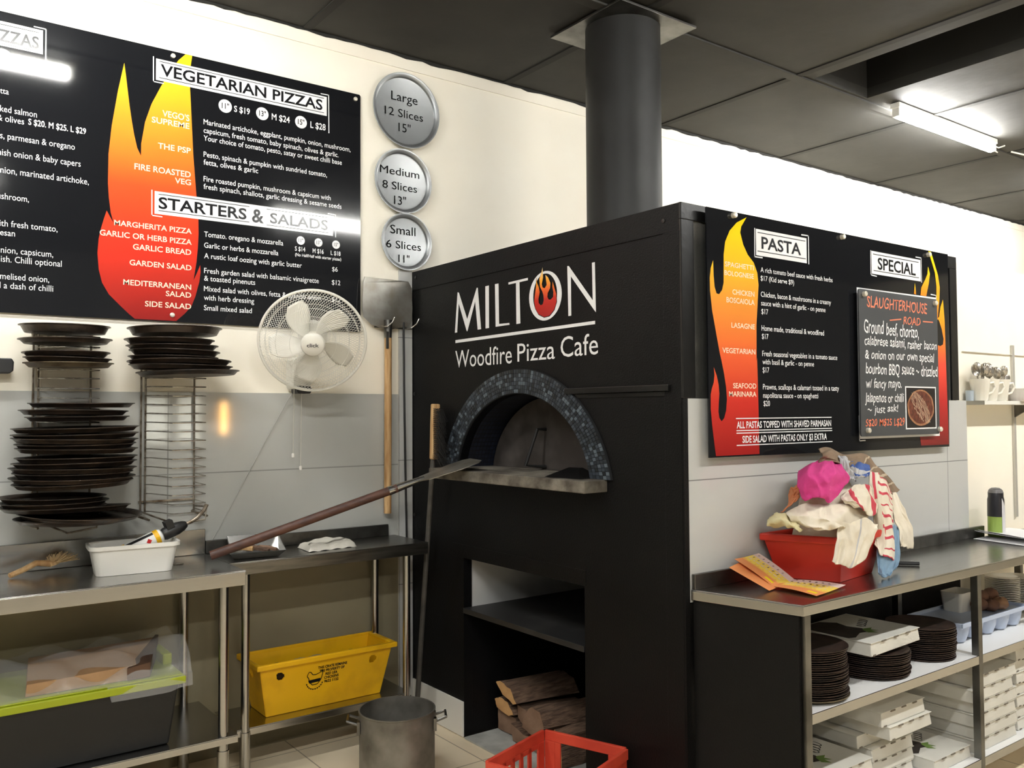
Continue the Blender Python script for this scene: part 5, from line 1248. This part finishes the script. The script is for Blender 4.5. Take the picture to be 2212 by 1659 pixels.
cloth('tea_towel', 'grey and white towel beside the bright pink cloth', C_PALE, [cgrey], seed=4)
cloth('tea_towel', 'blue and white cloth tucked near the top of the towel pile', C_NAVY, [cnavy, cgrey], lambda u, v: 1 if .35 < u < .55 or u > .85 else 0, seed=5)
cloth('tea_towel', 'cream towel bunched along the front rim of the red tub', C_WHITE, [cwhite], seed=6, amp=.010, nu=44, nv=60)
cloth('tea_towel', 'bright pink cloth on the front of the towel pile', C_PINK, [cpink], seed=7, amp=.011, nu=40, nv=40, fr=18)
cloth('tea_towel', 'plain white towel hanging down the wall side of the pile', C_SHIRT, [cwhite], seed=8)
cloth('tea_towel', 'light blue towel hanging to the bench from the red tub', C_BLUE, [cblue], seed=9)
cloth('tea_towel', 'cream towel with red stripes hanging down the right of the pile', C_RED, [cwhite, cred], lambda u, v: 1 if (u*8.3) % 1 < .24 and v > .35 or (.0 < v-.14 < .12 and u < .35) else 0, seed=10, amp=.008, nu=60, nv=40)
cloth('tea_towel', 'cream towel with two red stripes folded across the middle of the pile', C_REDL, [cwhite, cred], lambda u, v: 1 if .30 < v < .42 or .78 < v < .90 else 0, seed=11, amp=.007, nv=44)
cloth('tea_towel', 'cream towel hanging over the front of the red tub', C_FALL, [cwhite, cgrey], lambda u, v: 1 if .55 < v < .6 else 0, seed=12, amp=.009, nu=40, nv=40)

lf_ = thing('menu_leaflet', 'folded takeaway menu leaflet in orange and yellow on the long bench', 'leaflet', (2.62, 1.95, BZ))
L0, L1, L2_, L3, L4, L5, L6, L7 = [Vector(p) for p in LEAF]
prt = [M('leaf_orange', (232, 150, 92), .4), M('leaf_amber', (240, 190, 90), .4), M('leaf_yellow', (244, 218, 96), .4), M('leaf_pale', (226, 206, 200), .4), M('leaf_bright', (246, 222, 30), .4), M('leaf_ink', (90, 70, 60), .5)]
def page(name, a, b, c, d):
    mb = MB(); nu, nv = 20, 24
    mb.grid(lambda u, v: a.lerp(b, u).lerp(d.lerp(c, u), v)+Vector((0, 0, .004*sin(pi*v)-.002*sin(pi*u))), nu, nv)
    def pick(u, v):
        if .70 < v < .93 and .10 < u < .22: return 4
        if u > .30 and u < .86 and int(u*40) % 3 == 0 and .06 < v < .9 and (v*9+u*3) % 1 < .6: return 2 if u < .5 else 3
        return 0 if u < .28 else 1 if u < .42 else 2 if u < .74 else 3
    mb.mi = [pick((i+.5)/nu, (j+.5)/nv) for i in range(nu) for j in range(nv)]
    o = mb.build(name, prt, lf_, recalc=False, thick=.0008)
    mb = MB()
    for i in range(6):
        for u in (.62, .84):
            p = a.lerp(b, u).lerp(d.lerp(c, u), .12+.13*i)+Vector((0, 0, .0025)); mb.box(p.x-.003, p.x+.003, p.y-.003, p.y+.003, p.z+.002, p.z+.0028)
    mb.build('page_marks', prt[5], o)
page('left_page', L0, L1, L2_, L3)
page('right_page', L3, L2_, L4, L5)
MB().add([L6, L6.lerp(L1, .6), L2_+Vector((0, 0, -.004)), L7], [(0, 1, 2, 3)]).build('back_page', prt[0], lf_, recalc=False, thick=.0008)

tag(MB().tube([(3.30, 1.915, BZ+.0085), (3.335, 1.872, BZ+.0085), (3.365, 1.835, BZ+.0085)], .0075, 10).build('marker_pen', blackp, smooth=True), 'black marker pen lying on the long bench behind the towels', 'pen')

bo = thing('spray_can', 'black and green spray can at the far end of the long bench splashback', 'spray can', (4.40, 2.02, BZ))
MB().lathe([(0, .001), (.036, .001), (.038, .006), (.037, .14), (.036, .18), (0, .18)], (4.42, 2.02, BZ), 28).build('can', M('can_green', (150, 176, 84), .35), bo, smooth=True)
MB().lathe([(.0382, .100), (.0380, .125), (.0372, .18), (.034, .195), (.034, .215), (.026, .232), (0, .236)], (4.42, 2.02, BZ), 28).build('cap', M('can_black', (34, 34, 40), .35), bo, smooth=True)
MB().lathe([(.0345, .214), (.030, .228), (.018, .237), (0, .239)], (4.42, 2.02, BZ), 28).build('cap_top', M('can_grey', (120, 118, 118), .4), bo, smooth=True)
mb = MB()
for i in range(10):
    a0, a1 = -2.0+i*.09, -2.0+(i+1)*.09
    mb.add([(4.42+.0385*cos(a), 2.02+.0385*sin(a), BZ+z) for a, z in ((a0, .01), (a1, .01), (a1, .188-.006*i), (a0, .188-.006*i))], [(0, 1, 2, 3)])
mb.build('label', M('can_label', (214, 212, 214), .4), bo)
pp_ = thing('paper_sheets', 'loose curled white sheets of paper at the far end of the long bench', 'papers', (4.4, 1.9, BZ))
for k, (x0, y0, w, d, cz) in enumerate(((4.20, 1.78, .36, .27, .0), (4.235, 1.80, .33, .26, .012), (4.25, 1.83, .32, .22, .024))):
    MB().grid(lambda u, v: (x0+w*u+.05*v, y0+d*v, BZ+.003+cz*.5+.004*k+.022*(1-u)**4*(1 if k else .0)*(.6+.4*v)+.004*sin(5*u+2*k)*(k > 0)), 16, 8).build('sheet', paper, pp_, recalc=False, thick=.0008)

# ================================================================== WALL SHELF
ws = thing('wall_shelf', 'narrow white wall shelf holding mugs of cutlery beyond the oven', 'shelf', (4.9, 2.07, 1.545))
MB().box(4.33, 6.2, 2.02, 2.128, 1.546, 1.564).build('board', wplast, ws, bevel=.001)
MB().box(4.326, 4.331, 2.019, 2.128, 1.545, 1.565).build('end_trim', M('trim_grey', (176, 172, 160), .4, metal=.6), ws)
for x in (4.86, 5.9):
    k = MB().box(x, x+.022, 2.118, 2.129, .96, 1.86).build('upright', M('upright_grey', (196, 194, 186), .4, metal=.4), ws)
    MB().hexa([(x+.004, 2.03, 1.535), (x+.016, 2.03, 1.535), (x+.016, 2.118, 1.48), (x+.004, 2.118, 1.48)], [(x+.004, 2.03, 1.545), (x+.016, 2.03, 1.545), (x+.016, 2.118, 1.545), (x+.004, 2.118, 1.545)]).build('bracket', steeld, ws)
up_ = thing('wall_shelf', 'upper white wall shelf edge above the cutlery mugs', 'shelf', (5.2, 2.07, 1.80))
MB().box(4.34, 6.2, 2.118, 2.128, 1.809, 1.811).build('board', wplast, up_, bevel=.001)
def mug(x, y, lab):
    t = thing('mug', lab, 'mug', (x, y, 1.564), 'white mugs of cutlery')
    MB().lathe([(0, .0005), (.030, .0005), (.034, .006), (.047, .106), (.048, .108), (.045, .108), (.032, .010), (0, .008)], (x, y, 1.564), 32, caps=False).build('body', ceram, t, smooth=True)
    MB().tube([(x+.041, y-.02, 1.650), (x+.066, y-.034, 1.655), (x+.072, y-.038, 1.632), (x+.058, y-.03, 1.606), (x+.036, y-.018, 1.598)], .0055, 8).build('handle', ceram, t, smooth=True)
def spoon(x, y, dx, dy, h, lab, face):
    t = thing('spoon', lab, 'spoon', (x, y, 1.575), 'metal spoons in the mugs')
    p0 = Vector((x-dx*.6, y-dy*.6, 1.578)); p1 = Vector((x+dx, y+dy, 1.564+h)); d = (p1-p0).normalized()
    MB().tube([p0, p0.lerp(p1, .6), p1], .0032, 6).build('handle', chrome, t, smooth=True)
    ax = axes(face, d)
    # columns: x across, y along handle, z face
    def bf(u, v):
        a = u*2*pi; r = v; k = Vector((.0205*r*sin(a), .030*r*cos(a)*(1.1 if cos(a) > 0 else 1), -.010*(1-r*r)))
        return p1+d*.026+ax @ k
    MB().grid(bf, 24, 6).build('bowl', chrome, t, smooth=True, recalc=False, thick=.0012)
mug(4.395, 2.070, 'white mug full of spoons, nearest the oven end of the shelf')
mug(4.495, 2.072, 'white mug of spoons in the middle of three on the shelf')
mug(4.600, 2.070, 'white mug of spoons next to the steel shaker on the shelf')
vw = Vector((-.9, -.42, .1))
for a in ((4.395, 2.07, -.036, -.004, .125, 'dark-looking spoon leaning left out of the first mug', (-.7, -.7, 0)), (4.395, 2.07, -.018, .004, .128, 'spoon seen edge-on second from left in the first mug', (.8, -.4, 0)), (4.395, 2.07, -.006, -.012, .122, 'spoon third from left in the first mug', (.8, -.5, .1)), (4.395, 2.06, .008, -.006, .128, 'bright spoon with its back turned in the middle of the first mug', (.9, .42, .1)), (4.40, 2.08, .018, .012, .135, 'tall spoon at the rear of the first mug', (.9, .5, 0)), (4.40, 2.07, .036, .006, .128, 'dark hollow spoon leaning right out of the first mug', (-.7, -.6, .1)),
          (4.495, 2.07, .0, .0, .125, 'broad shiny spoon in the middle mug', (.9, .42, .1)), (4.495, 2.075, .022, .006, .135, 'tallest spoon standing up from the middle mug', (.9, -.3, .1)), (4.495, 2.06, -.022, 0, .118, 'short spoon at the left of the middle mug', (.8, .5, .2)), (4.60, 2.07, .030, .0, .125, 'spoon leaning right out of the third mug', (.8, .4, .3)), (4.60, 2.07, -.02, .0, .115, 'low spoon leaning left out of the third mug', (.9, .3, .2))):
    spoon(*a)
sk = thing('steel_shaker', 'tall stainless steel shaker behind the clear tub on the shelf', 'shaker', (4.70, 2.08, 1.564))
MB().lathe([(0, 0), (.026, 0), (.026, .125), (.022, .135), (.012, .14), (.012, .155), (0, .158)], (4.70, 2.09, 1.5642), 24).build('body', chrome, sk, smooth=True)
ct = thing('clear_tub', 'clear plastic tub with red contents at the frame edge of the shelf', 'tub', (4.72, 2.04, 1.564))
MB().lathe([(0, .0008), (.042, .0008), (.052, .062), (.055, .064), (.050, .064), (.040, .003), (0, .003)], (4.735, 2.04, 1.564), 28, caps=False).build('body', M('cloudy_plastic', (226, 222, 214), .2, alpha=.55), ct, smooth=True)
MB().lathe([(0, .004), (.040, .004), (.042, .016), (0, .018)], (4.735, 2.04, 1.564), 24).build('contents', M('tub_red', (176, 84, 70), .6), ct, smooth=True)
tag(MB().lathe([(0, 0), (.018, 0), (.019, .05), (.016, .052), (0, .052)], (4.352, 2.10, 1.5642), 20).build('egg_cup', M('cup_blue', (176, 188, 198), .4), smooth=True), 'small blue-grey cup at the oven end of the shelf behind the mugs', 'cup')
